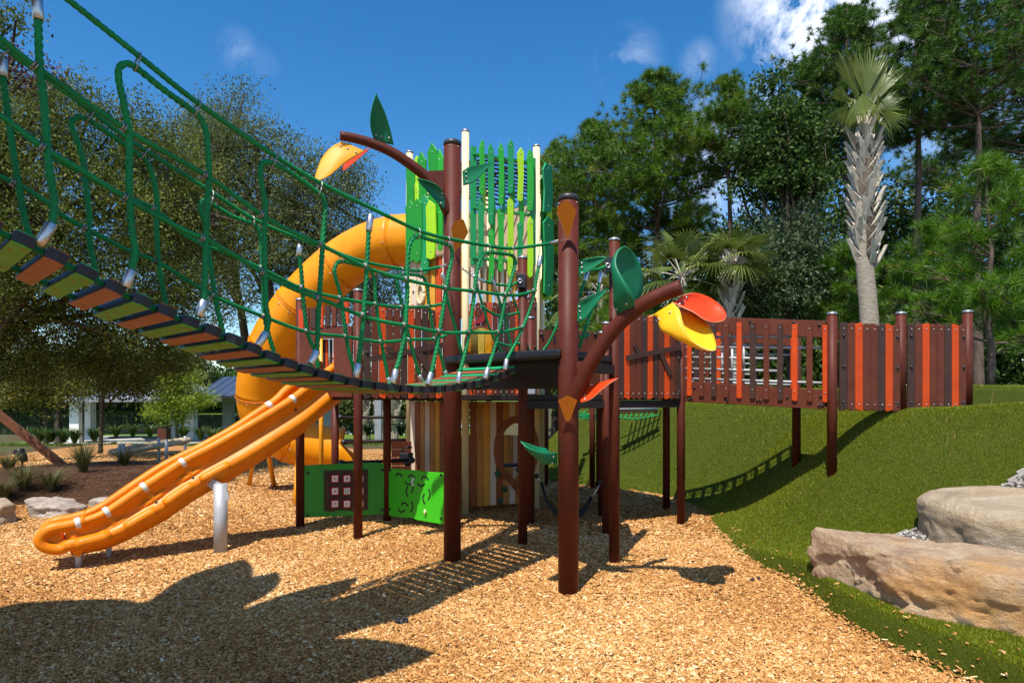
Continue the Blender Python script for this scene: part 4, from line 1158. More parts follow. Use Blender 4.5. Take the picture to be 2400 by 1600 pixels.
kite(lb_, 'leaforange', [(1327, 470), (1333, 474), (1351, 495), (1345, 515), (1333, 558), (1327, 558), (1313, 518), (1304, 500), (1306, 487)], 5.77, (.0, -1, .22), tilt=.16)
kite(lb_, 'leaforange', [(1330, 927), (1353, 938), (1335, 986), (1326, 986), (1308, 938)], 5.77, (.0, -1, .25), tilt=.14)
leafsurf(lb_, 'leafgreen', [(1357, 651, 5.86), (1379, 636, 5.80), (1403, 620, 5.75), (1424, 603, 5.72)], [(1356, 631, 5.86), (1379, 621, 5.82), (1403, 612, 5.765), (1424, 603, 5.72)], [(1355, 611, 5.86), (1379, 606, 5.80), (1403, 602, 5.75), (1424, 603, 5.72)])
leafsurf(lb_, 'leafgreen', [(1351, 756, 5.83), (1370, 749, 5.76), (1386, 727, 5.71), (1403, 703, 5.67), (1424, 675, 5.66)], [(1350, 736, 5.83), (1372, 722, 5.785), (1390, 707, 5.735), (1408, 692, 5.69), (1424, 675, 5.66)], [(1349, 718, 5.83), (1373, 700, 5.76), (1397, 687, 5.71), (1411, 681, 5.68), (1424, 675, 5.66)])
leafsurf(lb_, 'leafgreen', [(1305, 1060, 5.78), (1283, 1059, 5.64), (1260, 1056, 5.58), (1237, 1048, 5.56), (1219, 1033, 5.6)], [(1305, 1078, 5.80), (1278, 1087, 5.72), (1254, 1071, 5.66), (1234, 1052, 5.62), (1219, 1033, 5.6)], [(1305, 1097, 5.84), (1284, 1054, 5.92), (1260, 1047, 5.86), (1236, 1038, 5.72), (1219, 1033, 5.6)])
leafsurf(lb_, 'leafgreen', [(1488, 723, 5.44), (1485, 700, 5.36), (1473, 675, 5.33), (1457, 648, 5.35), (1444, 617, 5.40), (1450, 590, 5.46), (1465, 577, 5.50)], [(1464, 738, 5.50), (1440, 718, 5.50), (1439, 685, 5.50), (1440, 653, 5.50), (1441, 617, 5.50), (1451, 586, 5.50), (1465, 577, 5.50)], [(1440, 758, 5.56), (1483, 727, 5.66), (1504, 688, 5.68), (1507, 656, 5.68), (1500, 620, 5.64), (1483, 589, 5.56), (1465, 577, 5.50)])
leafsurf(lb_, 'leafred', [(1577, 709, 5.34), (1600, 720, 5.26), (1626, 732, 5.22), (1650, 748, 5.22), (1674, 755, 5.26), (1694, 752, 5.32)], [(1588, 702, 5.38), (1612, 712, 5.42), (1640, 725, 5.44), (1664, 738, 5.43), (1684, 748, 5.38), (1697, 750, 5.33)], [(1600, 692, 5.40), (1627, 686, 5.48), (1661, 696, 5.52), (1688, 715, 5.50), (1702, 735, 5.42), (1699, 749, 5.34)])
leafsurf(lb_, 'leafyellow', [(1577, 709, 5.26), (1593, 727, 5.17), (1600, 754, 5.10), (1614, 787, 5.05), (1638, 810, 5.04), (1665, 821, 5.08), (1677, 820, 5.10)], [(1548, 727, 5.32), (1547, 769, 5.26), (1575, 785, 5.21), (1605, 799, 5.17), (1632, 811, 5.14), (1660, 820, 5.11), (1677, 820, 5.10)], [(1520, 744, 5.38), (1578, 723, 5.44), (1617, 724, 5.44), (1647, 748, 5.40), (1668, 775, 5.32), (1678, 804, 5.19), (1678, 819, 5.10)])
leafsurf(lb_, 'leafred', [(1361, 943, 5.70), (1385, 935, 5.62), (1408, 915, 5.57), (1430, 898, 5.55), (1449, 886, 5.55)], [(1360, 935, 5.72), (1378, 922, 5.72), (1402, 906, 5.66), (1428, 894, 5.58), (1449, 886, 5.55)], [(1359, 927, 5.74), (1375, 909, 5.76), (1402, 898, 5.70), (1428, 890, 5.60), (1449, 886, 5.55)])

# ================================================================= rope bridge
rbt = thing('rope_bridge', 'sagging green rope bridge with green and brown planks climbing to the upper left', 'rope bridge', (-1.2, 4.6, 0))
BK = 2.845
def NE(i): return Vector((BK / F * (-1224.8 + 39.69 * i), BK * (1 + .03724 * i), 0))
LAT = Vector((-.555, .535, 0))
na, nb = NE(0), NE(31); fa, fb2 = na + LAT, nb + LAT
npY = {-3: 352, -2: 418, -1: 475, 0: 522, 1: 562, 2: 600, 3: 638, 4: 673, 5: 704, 6: 729, 7: 754, 8: 775, 9: 796, 10: 817, 11: 836, 12: 853, 13: 866, 14: 877, 15: 887, 16: 895, 17: 901, 18: 905, 19: 908, 20: 910.5, 21: 912, 22: 912.5, 23: 911.5, 24: 909.5, 25: 906, 26: 902, 27: 897, 28: 891, 29: 884, 30: 876, 31: 867, 32: 858}
def npZ(i):
    i0 = max(-3, min(31, math.floor(i))); t = i - i0
    y = npY[i0] * (1 - t) + npY[i0 + 1] * t
    return EYE + (HZ - y) / F * NE(i).y
def plank(i):
    e = NE(i); e.z = npZ(i)
    T = NE(i + .5) - NE(i - .5); T.z = npZ(min(i + .6, 31.9)) - npZ(max(i - .6, -2.9)); 
    T.z *= .5 / .6
    T.normalize()
    l = LAT.normalized(); n = l.cross(T)
    if n.z < 0: n = -n
    T = n.cross(l) if n.cross(l).dot(T) > 0 else -n.cross(l)
    c = e + LAT / 2
    Lh, w, ch = LAT.length / 2 + .01, .046, .012
    m = MB()
    ol = [(-Lh, 0), (-Lh + ch, -w), (Lh - ch, -w), (Lh, 0), (Lh - ch, w), (-Lh + ch, w)]
    def pr(sc, z0, z1, mi, g=0.0):
        m.prism([c + l * (a * 1.0 - math.copysign(g, a)) + T * (b - math.copysign(g, b) if b else 0) + n * z0 for a, b in ol], z1 - z0, n, mi)
    pr(1, -.026, .026, 0)
    pr(1, -.0315, -.0255, 1, .003); pr(1, .0255, .0315, 2, .003)
    pr(1, -.0035, .0035, 3, -.002)
    for sx in (-.33, -.21, .19, .30):
        q = c + l * sx * .95 - n * .032 + T * .018 * (1 if abs(sx) > .25 else -1)
        m.tube([q, q - n * .002], [.015, .013], 12, 4)
        m.tube([q - n * .0015, q - n * .003], [.009, .008], 10, 1)
    g = i % 2 == 1
    o = m.build('plank', [M['black'], M['plankgreen' if g else 'plankbrown'], M['planktop' if g else 'plankbrown'], M['planktop' if g else 'plankbrown'], M['ochre']], rbt)
    return o
for i in range(-3, 32): plank(i)
# carrying cables beneath the planks
for k, s in enumerate((.10, .90)):
    rope(rbt, [NE(i) + LAT * s + Vector((0, 0, npZ(i) - .0)) for i in range(-3, 33)], .015, 'carrying_rope', step=.03)
def nearp(px): return [onp(x, y, na, nb) for x, y in px]
def farp(px): return [onp(x, y, fa, fb2) for x, y in px]
near_rails = [[(-60, -175), (60, -78), (160, 0), (326, 132), (468, 245), (646, 367), (752, 430), (872, 489), (981, 540), (1049, 559), (1144, 576), (1199, 582), (1267, 574), (1290, 570)],
              [(-60, 40), (0, 90), (98, 167), (306, 310), (493, 418), (629, 514), (760, 578), (872, 632), (966, 659), (1051, 676), (1119, 683), (1194, 692), (1230, 688), (1256, 680)],
              [(-60, 235), (20, 285), (97, 344), (200, 405), (310, 473), (418, 533), (490, 565), (565, 608), (633, 650), (700, 682), (757, 703), (864, 745), (957, 764), (1040, 779), (1107, 779), (1175, 778), (1229, 766)]]
far_rails = [[(-60, 60), (20, 122), (109, 184), (218, 265), (296, 323), (344, 355), (483, 442), (595, 514), (702, 560), (753, 578), (852, 613), (940, 630), (984, 634), (1030, 626)],
             [(-60, 230), (27, 289), (95, 340), (119, 367), (190, 406), (218, 422), (300, 462), (366, 493), (442, 556), (520, 590), (612, 629), (711, 677), (799, 699), (879, 713), (943, 720), (1005, 718), (1046, 710)],
             [(-60, 385), (10, 418), (48, 435), (112, 476), (143, 503), (204, 537), (303, 588), (372, 616), (502, 694), (616, 741), (721, 778), (811, 789), (892, 801), (960, 796), (1018, 794), (1046, 786)]]
near_v = [([(90, 47), (92, 130), (99, 200), (108, 300), (116, 400), (127, 470), (122, 524)], 'both'),
          ([(308, 633), (317, 590), (308, 530), (303, 440), (303, 374), (303, 313), (289, 238), (278, 184), (281, 158), (298, 150), (320, 160), (384, 211), (456, 264), (476, 289), (485, 323), (490, 408), (486, 470), (484, 533), (481, 620), (478, 704)], 'ends'),
          ([(624, 779), (629, 750), (623, 710), (620, 602), (620, 520), (622, 476), (612, 425), (611, 395), (621, 381), (640, 384), (682, 406), (745, 452), (758, 467), (762, 490), (756, 578), (750, 676), (746, 752), (743, 822)], 'ends'),
          ([(864, 542), (860, 625), (853, 733), (846, 800), (840, 852)], 'both'),
          ([(928, 866), (937, 838), (949, 779), (955, 684), (954, 655), (957, 592), (965, 564), (980, 554), (1008, 562), (1046, 572), (1057, 582), (1059, 604), (1049, 655), (1042, 701), (1029, 786), (1018, 843), (1011, 873)], 'ends'),
          ([(1078, 872), (1087, 838), (1100, 779), (1110, 701), (1115, 657), (1122, 618), (1133, 597), (1146, 592), (1178, 595), (1200, 599), (1207, 611), (1205, 630), (1192, 676), (1185, 692), (1175, 752), (1158, 820), (1144, 862)], 'ends'),
          ([(1262, 626), (1256, 660), (1251, 690), (1236, 742), (1212, 796), (1188, 842)], 'both')]
near_f = [[((90, 47), (86, -6)), ((122, 524), (93, 572))], [((308, 633), (294, 674)), ((478, 704), (466, 742))], [((624, 779), (604, 811)), ((743, 822), (728, 853))], [((864, 542), (869, 503)), ((840, 852), (834, 885))], [((928, 866), (921, 899)), ((1011, 873), (1002, 902))], [((1078, 872), (1073, 899)), ((1144, 862), (1137, 888))], [((1262, 626), (1267, 600)), ((1188, 842), (1184, 867))]]
far_v = [[(7, 180), (10, 204), (19, 272), (26, 323), (39, 408), (51, 476), (62, 530), (72, 560)],
         [(232, 672), (221, 626), (208, 551), (210, 510), (202, 442), (194, 374), (178, 323), (168, 297), (172, 282), (188, 275), (207, 282), (255, 313), (330, 367), (351, 393), (364, 442), (369, 490), (367, 525), (372, 616), (389, 716)],
         [(524, 784), (507, 711), (493, 619), (486, 570), (479, 520), (471, 500), (469, 480), (477, 470), (494, 477), (544, 507), (591, 525), (608, 546), (615, 602), (617, 650), (620, 738), (630, 785), (642, 824)],
         [(701, 600), (706, 636), (711, 704), (721, 779), (738, 823), (746, 862)],
         [(834, 876), (821, 838), (811, 786), (799, 698), (787, 652), (784, 632), (791, 616), (806, 613), (840, 622), (866, 631), (877, 655), (881, 700), (885, 740), (893, 796), (909, 884)],
         [(983, 878), (962, 803), (947, 735), (934, 680), (930, 656), (936, 645), (950, 643), (982, 646), (996, 655), (1002, 680), (1006, 718), (1018, 786), (1032, 830), (1042, 868)],
         [(1042, 663), (1046, 691), (1069, 776), (1080, 820), (1090, 847)]]
far_f = [[((7, 180), (7, 138))], [], [], [((701, 600), (702, 574))], [((909, 884), (917, 903))], [((983, 878), (993, 903)), ((1042, 868), (1054, 891))], [((1042, 663), (1036, 640)), ((1090, 847), (1104, 871))]]
for k, px in enumerate(near_rails):
    rope(rbt, nearp(px) + ([P(1300, 568, 5.98)] if k == 0 else []), .0150 if k == 0 else .0140, 'handrail_rope', 4, .13, .14, .013)
for k, px in enumerate(far_rails): rope(rbt, farp(px), .0140, 'handrail_rope', 4, .13, .14, .013)
for px, _ in near_v: rope(rbt, nearp(px), .0148, 'hanger_rope', 4, .27, .15, .010, 20)
for px in far_v: rope(rbt, farp(px), .0145, 'hanger_rope', 4, .27, .15, .010, 20)
for l in near_f:
    for a, b in l: ferrule(rbt, *nearp([a, b]), r=.024)
for l in far_f:
    for a, b in l: ferrule(rbt, *farp([a, b]), r=.022)
# tail ends of the rails at the trunks and posts
ferrule(rbt, P(1292, 569, 6.0), P(1309, 565, 5.93), .017)
m = MB()
for (p, q) in ((P(1306, 566, 5.95), P(1318, 562, 5.80)), (onp(1030, 626, fa, fb2), P(1046, 620, 6.88)), (P(1078, 626, 6.93), P(1110, 648, 7.0))):
    L = (q - p).length; n_ = max(2, int(L / .035))
    for i in range(n_):
        a_ = p.lerp(q, i / n_); b_ = p.lerp(q, (i + 1.25) / n_); d = (b_ - a_).normalized(); s_ = d.orthogonal() if i % 2 else d.cross(d.orthogonal()); s_ = s_.normalized() * .009
        m.tube([a_ + s_, b_ + s_], .004, 6); m.tube([a_ - s_, b_ - s_], .004, 6)
m.build('chain', M['steel'], rbt)
ferrule(rbt, P(1112, 649, 7.0), P(1136, 661, 7.05), .017)
# clamps where ropes cross
def seg_x(p, q, r, s):
    d1 = (q[0] - p[0], q[1] - p[1]); d2 = (s[0] - r[0], s[1] - r[1]); den = d1[0] * d2[1] - d1[1] * d2[0]
    if abs(den) < 1e-9: return None
    t = ((r[0] - p[0]) * d2[1] - (r[1] - p[1]) * d2[0]) / den; u = ((r[0] - p[0]) * d1[1] - (r[1] - p[1]) * d1[0]) / den
    if 0 <= t <= 1 and 0 <= u <= 1: return (p[0] + d1[0] * t, p[1] + d1[1] * t)
def clamps(rails, verts, a, b):
    for rl in rails[1:]:
        for vt in verts:
            for i in range(len(vt) - 1):
                if abs(vt[i + 1][1] - vt[i][1]) < 9: continue
                hit = None
                for j in range(len(rl) - 1):
                    hit = seg_x(vt[i], vt[i + 1], rl[j], rl[j + 1])
                    if hit: break
                if hit:
                    c = onp(*hit, a, b); d = (onp(*rl[j + 1], a, b) - onp(*rl[j], a, b)).normalized()
                    m = MB(); m.torus(c - d * .021, d, .0185, .0048, 14, 6); m.torus(c - d * .034, d, .0185, .0048, 14, 6)
                    m.build('rope_clamp', M['clamp'], rbt)
clamps(near_rails, [v for v, _ in near_v], na, nb)
clamps(far_rails, far_v, fa, fb2)
def links(pts, a, b):
    for (x0, y0, x1, y1) in pts:
        p, q = onp(x0, y0, a, b), onp(x1, y1, a, b)
        c = (p + q) / 2; d = q - p; L = d.length / 2 + .018; d.normalize(); s = Vector((b[0] - a[0], b[1] - a[1], 0)).normalized(); nn = d.cross(s).normalized()
        m = MB(); ol = [c + d * (L * math.sin(t)) + nn * (.026 * math.cos(t)) for t in [2 * math.pi * i / 18 for i in range(19)]]
        m.tube(ol, .0048, 7); m.build('link', M['clamp'], rbt)
links([(326, 132, 317, 160), (466, 243, 457, 266), (645, 366, 639, 385), (751, 430, 746, 452), (980, 540, 979, 555), (1049, 559, 1048, 574), (1144, 576, 1145, 593), (1199, 582, 1200, 598)], na, nb)
links([(217, 264, 205, 281), (342, 354, 332, 368), (497, 452, 493, 476), (592, 512, 591, 525), (800, 598, 800, 613), (940, 630, 940, 645), (984, 634, 984, 646), (30, 112, 8, 128)], fa, fb2)

# ================================================================= open slide
sl1 = thing('open_slide', 'orange open slide bending down to the left with white bands on its rail', 'slide', (-3.6, 7.4, 0))
RP = [P(800, 850, 8.5), P(742, 896, 8.22), P(690, 936, 7.98), P(610, 985, 7.70), P(520, 1037, 7.45), P(430, 1085, 7.22), P(340, 1143, 6.98), P(252, 1201, 6.76), P(200, 1222, 6.64), P(148, 1236, 6.54)]
path = crom(RP, .05)
def frame(i, path):
    t = (path[min(i + 1, len(path) - 1)] - path[max(i - 1, 0)]); h = Vector((t.x, t.y, 0)).normalized()
    l = Vector((-h.y, h.x, 0))
    if l.y < 0: l = -l
    return t.normalized(), l
SW = .42
prof = []
def ar(cx, cz, r, a0, a1, n):
    return [(cx + r * math.cos(math.radians(a0 + (a1 - a0) * i / n)), cz + r * math.sin(math.radians(a0 + (a1 - a0) * i / n))) for i in range(n + 1)]
def rail_h(): return .0
nearw = ar(0, 0, .057, -60, 235, 12)
prof += [(p[0], p[1]) for p in nearw]                      # rail, from inside over the top to outside
prof += [(-.022, -.062), (.002, -.11), (-.002, -.160), (-.040, -.185), (-.072, -.215), (-.080, -.25), (-.066, -.285), (-.030, -.318), (.025, -.36), (.085, -.405)]
prof += [(SW - .085, -.405), (SW - .025, -.36), (SW + .03, -.31), (SW + .06, -.255), (SW + .03, -.195), (SW + .012, -.07)]
prof += [(SW + p[0] * -1, p[1]) for p in nearw][::-1]
prof += [(SW - .045, -.10), (SW - .065, -.20), (SW - .11, -.262), (SW / 2, -.275), (.11, -.262), (.065, -.20), (.045, -.10)]
prof = [(u, v * 1.14 if v < -.055 else v) for u, v in prof]
m = MB(); vs = []; n_ = len(prof); NP = len(path)
for i in range(NP):
    t, l = frame(i, path); up = t.cross(l); up = up if up.z > 0 else -up
    k = i / (NP - 1)
    flat = 1 - .28 * max(0, (k - .78) / .22)                 # the walls sink at the exit
    for u, v in prof: vs.append(path[i] + l * (u + .052) + up * (v * flat))
fs = [(i * n_ + j, i * n_ + (j + 1) % n_, (i + 1) * n_ + (j + 1) % n_, (i + 1) * n_ + j) for i in range(NP - 1) for j in range(n_)]
m.add(vs, fs, 0, True)
m.add([vs[j] for j in range(n_)], [tuple(range(n_))]); m.add([vs[(NP - 1) * n_ + j] for j in range(n_)], [tuple(range(n_))[::-1]])
chute = m.build('chute', M['slide'], sl1)
# rounded exit lip
t, l = frame(NP - 1, path); up = Vector((0, 0, 1)); e = path[-1]
fw = Vector((t.x, t.y, 0)).normalized()
def lip_pt(ss, a, r=.115): return e + l * ss + fw * (.02 + (r + .06) * math.cos(a)) + up * (-.112 + r * math.sin(a))
K_ = 16
m = MB()
hd = [lip_pt(.052, math.pi / 2 - math.pi * i / K_) for i in range(K_ + 1)]
m.prism(hd, SW, l)
for side in (.052, .052 + SW):
    loop = [path[-4] + l * side, path[-2] + l * side] + [lip_pt(side, math.pi / 2 - math.pi * i / K_) for i in range(K_ + 1)]
    for i in range(NP - 2, NP - 9, -1):
        k = i / (NP - 1); fl = 1 - .28 * max(0, (k - .78) / .22); loop.append(path[i] + l * (side + (-.02 if side < .1 else .02)) - up * (.265 * fl))
    m.tube(crom(loop, .03), .0575, 16)
m.tube([lip_pt(.052, math.pi * .28), lip_pt(.052 + SW, math.pi * .28)], .04, 12)
m.build('exit_lip', M['slide'], sl1)
# side rolls and fins on the outer wall
def rail_at(px):
    best = min(range(NP), key=lambda i: abs((path[i].x / path[i].y * F + 1200) - px)); return best
for (xa, xb) in ((520, 425), (425, 340), (340, 254), (254, 152)):
    i0, i1 = rail_at(xa), rail_at(xb); pts = []; rs = []
    N_ = i1 - i0
    for i in range(i0 + 1, i1):
        t, l = frame(i, path); up = t.cross(l); up = up if up.z > 0 else -up
        k = (i - i0) / N_; flat = 1 - .28 * max(0, (i / (NP - 1) - .78) / .22)
        pts.append(path[i] + l * (.052 - .066) + up * (-.265 * flat)); rs.append(.056 * min(1, (1 - abs(2 * k - 1)) * 3.4 + .05) ** .5)
    m = MB(); m.tube(pts, rs, 14); m.build('side_roll', M['slide'], sl1)
for xa in (425, 340, 254, 160):
    i = rail_at(xa); t, l = frame(i, path); up = t.cross(l); up = up if up.z > 0 else -up
    c = path[i] + l * .040 - up * .17; d = t
    # a saddle between rail and roll: concave star, bulging outwards
    vs = []; K = 32
    for r_, o_ in ((1, .0), (.5, -.026), (0, -.034)):
        for k in range(K):
            a = 2 * math.pi * k / K
            rr = .175 * (.34 + .66 * abs(math.cos(2 * a)) ** 2.2) * r_ + 1e-4
            vs.append(c + d * (rr * math.cos(a + .0)) * 1.05 + up * (rr * math.sin(a + .0)) * 1.0 - l * (-.008 - o_ * .9))
    m = MB(); m.add(vs, [(r_ * K + k, r_ * K + (k + 1) % K, (r_ + 1) * K + (k + 1) % K, (r_ + 1) * K + k) for r_ in range(2) for k in range(K)], 0, True)
    m.sph(c - up * .035 - l * .020, .017, 1, 8, 6)
    m.build('wall_fin', [M['slide'], M['blackbolt']], sl1)
for xa in (690, 426, 339, 253, 190):
    i = rail_at(xa); t, l = frame(i, path); up = t.cross(l); up = up if up.z > 0 else -up
    c = path[i] + l * .052
    m = MB(); m.tube([c - t * .024, c - t * .022, c + t * .022, c + t * .024], [.0580, .0595, .0595, .0580], 22); m.build('rail_band', M['band'], sl1)
i = rail_at(668); t, l = frame(i, path); c = path[i] + l * (.052 + SW)
m = MB(); m.tube([c - t * .032, c - t * .03, c + t * .03, c + t * .032], [.0580, .0595, .0595, .0580], 22); m.build('rail_band', M['band'], sl1)
for (x, y, Y) in ((698, 960, 7.9), (696, 985, 7.9), (503, 1118, 7.32), (400, 1183, 7.05), (350, 1210, 6.92), (315, 1238, 6.85), (455, 1148, 7.2)):
    bb = MB(); k = rail_at(x); t, l = frame(k, path); q = path[k].copy(); q.z = EYE + (HZ - y) / F * (q.y); bb.sph(q + l * .045 - Vector((0, .02, 0)), .016, 0, 8, 6)
    bb.build('bolt', M['blackbolt'], sl1)
m = MB(); q = G(517, 1295); m.cyl(q - Z * .05, q + Z * .80, .075, 28); so_ = m.build('support_post', M['steel'], sl1)
m = MB()
m.prism([q + Vector((-.26, .02, .93)), q + Vector((-.10, .02, .86)), q + Vector((.05, .02, .78)), q + Vector((.10, .02, .64)), q + Vector((.06, .02, .60)), q + Vector((-.06, .02, .70)), q + Vector((-.2, .02, .82))], .05, (.35, -1, 0)); m.build('support_plate', M['steel'], so_)
for x, y, h in ((184, 1332, .30), (255, 1310, .28)):
    q = G(x, y); m = MB(); m.cyl(q - Z * .05, q + Z * h, .03, 18); m.build('support_leg', M['steel'], sl1)
m = MB(); a_, b_ = G(184, 1332), G(255, 1310); m.tube([a_ + Z * .15, (a_ + b_) / 2 + Z * .17, b_ + Z * .15], .014, 10); m.torus(a_ + Z * .15, (0, 0, 1), .045, .012, 18, 6); m.build('support_brace', M['steel'], sl1)

# ================================================================= tube slide
ts = thing('tube_slide', 'big yellow-orange tube slide curling down from the striped tower', 'tube slide', (-4.2, 11.5, 0))
CP = [P(985, 563, 10.85), P(930, 566, 10.95), P(870, 582, 11.1), P(800, 622, 11.25), P(735, 680, 11.35), P(680, 745, 11.45), P(638, 820, 11.6), P(614, 900, 11.8), P(622, 970, 12.0), P(668, 1022, 12.2), P(740, 1046, 12.35), P(800, 1055, 12.45)]
tp_ = crom(CP, .06); NT = len(tp_)
cuts = [0]
TR = .44
brk = [930, 795, 700, 640, 612.5]
idx = [min(range(NT), key=lambda i: abs(tp_[i].x / tp_[i].y * F + 1200 - b) + (0 if i < NT * .75 else 1e6)) for b in brk[:4]]
low = min(range(NT), key=lambda i: (tp_[i].x / tp_[i].y))
cuts = [0] + idx + [low, min(NT - 1, low + int((NT - low) * .52)), NT - 1]
for a, b in zip(cuts[:-1], cuts[1:]):
    if b - a < 2: continue
    seg = tp_[a:b + 1]; m = MB(); m.tube(seg, [TR + .012] + [TR] * (len(seg) - 2) + [TR + .012], 40, 0, caps=False)
    o = m.build('tube_section', M['tubeslide'], ts)
    md = o.modifiers.new('wall', 'SOLIDIFY'); md.thickness = .012
    d = (seg[1] - seg[0]).normalized()
    f = MB(); f.tube([seg[0] - d * .012, seg[0] - d * .010, seg[0] + d * .010, seg[0] + d * .012], [TR, TR + .016, TR + .016, TR], 40, 0, caps=False)
    u = d.orthogonal().normalized(); w = d.cross(u)
    for k in range(12):
        an = k * math.pi / 6
        f.sph(seg[0] + d * .06 + (u * math.cos(an) + w * math.sin(an)) * (TR + .003), .014, 1, 8, 5)
    f.build('flange', [M['slide'], M['bolt']], o)
# open exit trough with its hood ring
EX = crom([P(790, 1054, 12.43), P(825, 1062, 12.5), P(868, 1072, 12.55)], .06)
m = MB(); vs = []; K = 20
for i, p in enumerate(EX):
    d = (EX[min(i + 1, len(EX) - 1)] - EX[max(i - 1, 0)]).normalized(); s = d.cross(Vector((0, 0, 1))).normalized(); up = s.cross(d)
    g = i / (len(EX) - 1); span = 110 - 34 * min(1, g * 1.6) + 12 * max(0, g - .7)
    for k in range(K + 1):
        a = math.radians(-90 - span + 2 * span * k / K)
        vs.append(p + s * (TR * math.cos(a)) + up * (TR * math.sin(a)) - Vector((0, 0, .02 * g)))
m.add(vs, [(i * (K + 1) + k, i * (K + 1) + k + 1, (i + 1) * (K + 1) + k + 1, (i + 1) * (K + 1) + k) for i in range(len(EX) - 1) for k in range(K)], 0, True)
o = m.build('exit_trough', M['tubeslide'], ts); md = o.modifiers.new('wall', 'SOLIDIFY'); md.thickness = .03
d = (EX[1] - EX[0]).normalized(); m = MB(); m.torus(EX[0], d, TR + .005, .022, 40, 8); m.build('hood_ring', M['slide'], ts)
for a, b, r in ((P(583, 1135, 12.9), P(606, 1000, 12.2), .042), (P(644, 1146, 12.7), P(622, 1025, 12.1), .045), (P(692, 1187, 10.6), P(700, 1070, 10.9), .045)):
    a = Vector((a.x, a.y, -.03)); m = MB(); m.cyl(a, b, r, 18); m.build('support_leg', M['yellowsteel'], ts)
q = P(753, 1000, 10.4); m = MB(); m.cyl(V3((q.x, q.y), -.03), V3((q.x, q.y), 2.75), .036, 20); m.build('support_leg', M['yellowsteel'], ts)

# ================================================================= ramp and mound-top fence
R1 = (3.86, 7.72); R2 = (4.86, 8.0); R3 = (5.80, 8.15)
rm = thing('ramp_walkway', 'sloping brown ramp with spaced pickets and silver pipe rails above the turf', 'ramp', (3.1, 9.0, 0))
S2 = Vector((.30, 1.28, 0))
def r2(p): return (p[0] + S2.x, p[1] + S2.y)
post(rm, R1, turf_h(*R1) - .1, 2.79)
post(rm, (4.0, 9.0), turf_h(4.0, 9.0) - .1, 2.7)
RM = ['orange', 'brown', 'darkbrown', 'brown', 'orange', 'darkbrown', 'brown', 'darkbrown', 'orange', 'brown', 'orange']
def rampside(a, b, nm):
    nr = nrm_of(a, b); A, B = Vector((*a, 0)), Vector((*b, 0)); u = (B - A).normalized(); L = (B - A).length
    zb = lambda t: 1.74 - .09 * t; zt = lambda t: 2.93 - .21 * t
    m = MB()
    def strip(z0, z1, z2, z3, mi, o=0.0, th=.028, t0=.04, t1=.965):
        m.prism([A.lerp(B, t0) + nr * o + Z * z0, A.lerp(B, t1) + nr * o + Z * z1, A.lerp(B, t1) + nr * o + Z * z2, A.lerp(B, t0) + nr * o + Z * z3], th, nr, mi)
    strip(zb(0), zb(1), zb(1) + .24, zb(0) + .27, 0)
    strip(zt(0) - .20, zt(1) - .20, zt(1), zt(0), 0)
    cm = {'brown': 0, 'darkbrown': 1, 'orange': 2}
    for k in range(11):
        t = .075 + .89 * k / 10; w = .033 if k < 10 else .026
        c = A.lerp(B, t) + nr * .03
        z0, z1 = zb(t) + .09, zt(t) - .06
        m.prism([c - u * w + Z * z0, c + u * w * .6 + Z * (z0 - .012), c + u * w + Z * z0, c + u * w + Z * z1, c - u * w + Z * z1], .024, nr, cm[RM[k]])
        for z in (z0 + .11, z1 - .05): m.sph(c + nr * .026 + Z * z, .010, 3, 8, 4)
    for t, z in ((.09, zb(.09) + .05), (.11, zb(.1) + .2), (.07, zb(.1) + .04), (.35, zb(.35) + .05), (.55, zb(.5) + .06), (.57, zb(.5) + .06), (.74, zb(.7) + .12), (.93, zb(.9) + .04), (.95, zb(.9) + .04), (.94, zb(.9) + .15), (.22, zt(.22) - .03), (.5, zt(.5) - .04), (.78, zt(.78) - .04), (.93, zt(.93) - .06)):
        m.sph(A.lerp(B, t) + nr * .032 + Z * z, .018, 4, 10, 6)
    o = m.build(nm, [M['brown'], M['darkbrown'], M['orange'], M['bolt'], M['blackbolt']], rm, bevel=.003, seg=1)
    for dz, ee in ((.80, 1.0), (.66, 1.0), (.36, .66), (.22, 1.0), (.52, .66)):
        q = MB(); q.cyl(A.lerp(B, .02) - nr * .07 + Z * (zb(0) + .10 + dz), A.lerp(B, ee) - nr * .07 + Z * (zb(ee) + .10 + dz * .98), .017, 12)
        q.build('pipe_rail', M['steel'], o)
    q = MB()
    for t, a_, b_ in ((.36, .34, .64), (.44, .44, .70)): q.cyl(A.lerp(B, t) - nr * .07 + Z * (zb(t) + a_), A.lerp(B, t) - nr * .07 + Z * (zb(t) + b_ + .1), .017, 10)
    q.build('rail_upright', M['steel'], o)
rampside(qD, R1, 'side_panel')
rampside((qN[0], qN[1]), (4.05, 9.05), 'side_panel')
m = MB(); m.prism([V3(qD, 1.76), V3(R1, 1.68), V3((4.05, 9.05), 1.68), V3(qN, 1.76)], .06, (0, 0, 1)); m.build('floor', M['darksteel'], rm)
fc = thing('picket_fence', 'tight orange and brown picket fence standing on top of the turf mound', 'fence', (4.8, 8.0, 0))
post(fc, R2, turf_h(*R2) - .1, 2.83); post(fc, R3, 1.4, 2.87)
FC1 = ['darkbrown', 'brown', 'orange', 'brown', 'brown', 'darkbrown', 'orange', 'brown']
FC2 = ['darkbrown', 'brown', 'orange', 'brown', 'brown', 'darkbrown', 'orange', 'brown']
pickets(fc, R1, R2, 8, lambda t: 1.64 - .02 * t, lambda t: 2.70 + .0 * t, FC1, off=.02, t0=.07, t1=.95, gap=.008)
pickets(fc, R2, R3, 8, lambda t: 1.63, lambda t: 2.72, FC2, off=.02, t0=.06, t1=.94, gap=.008)

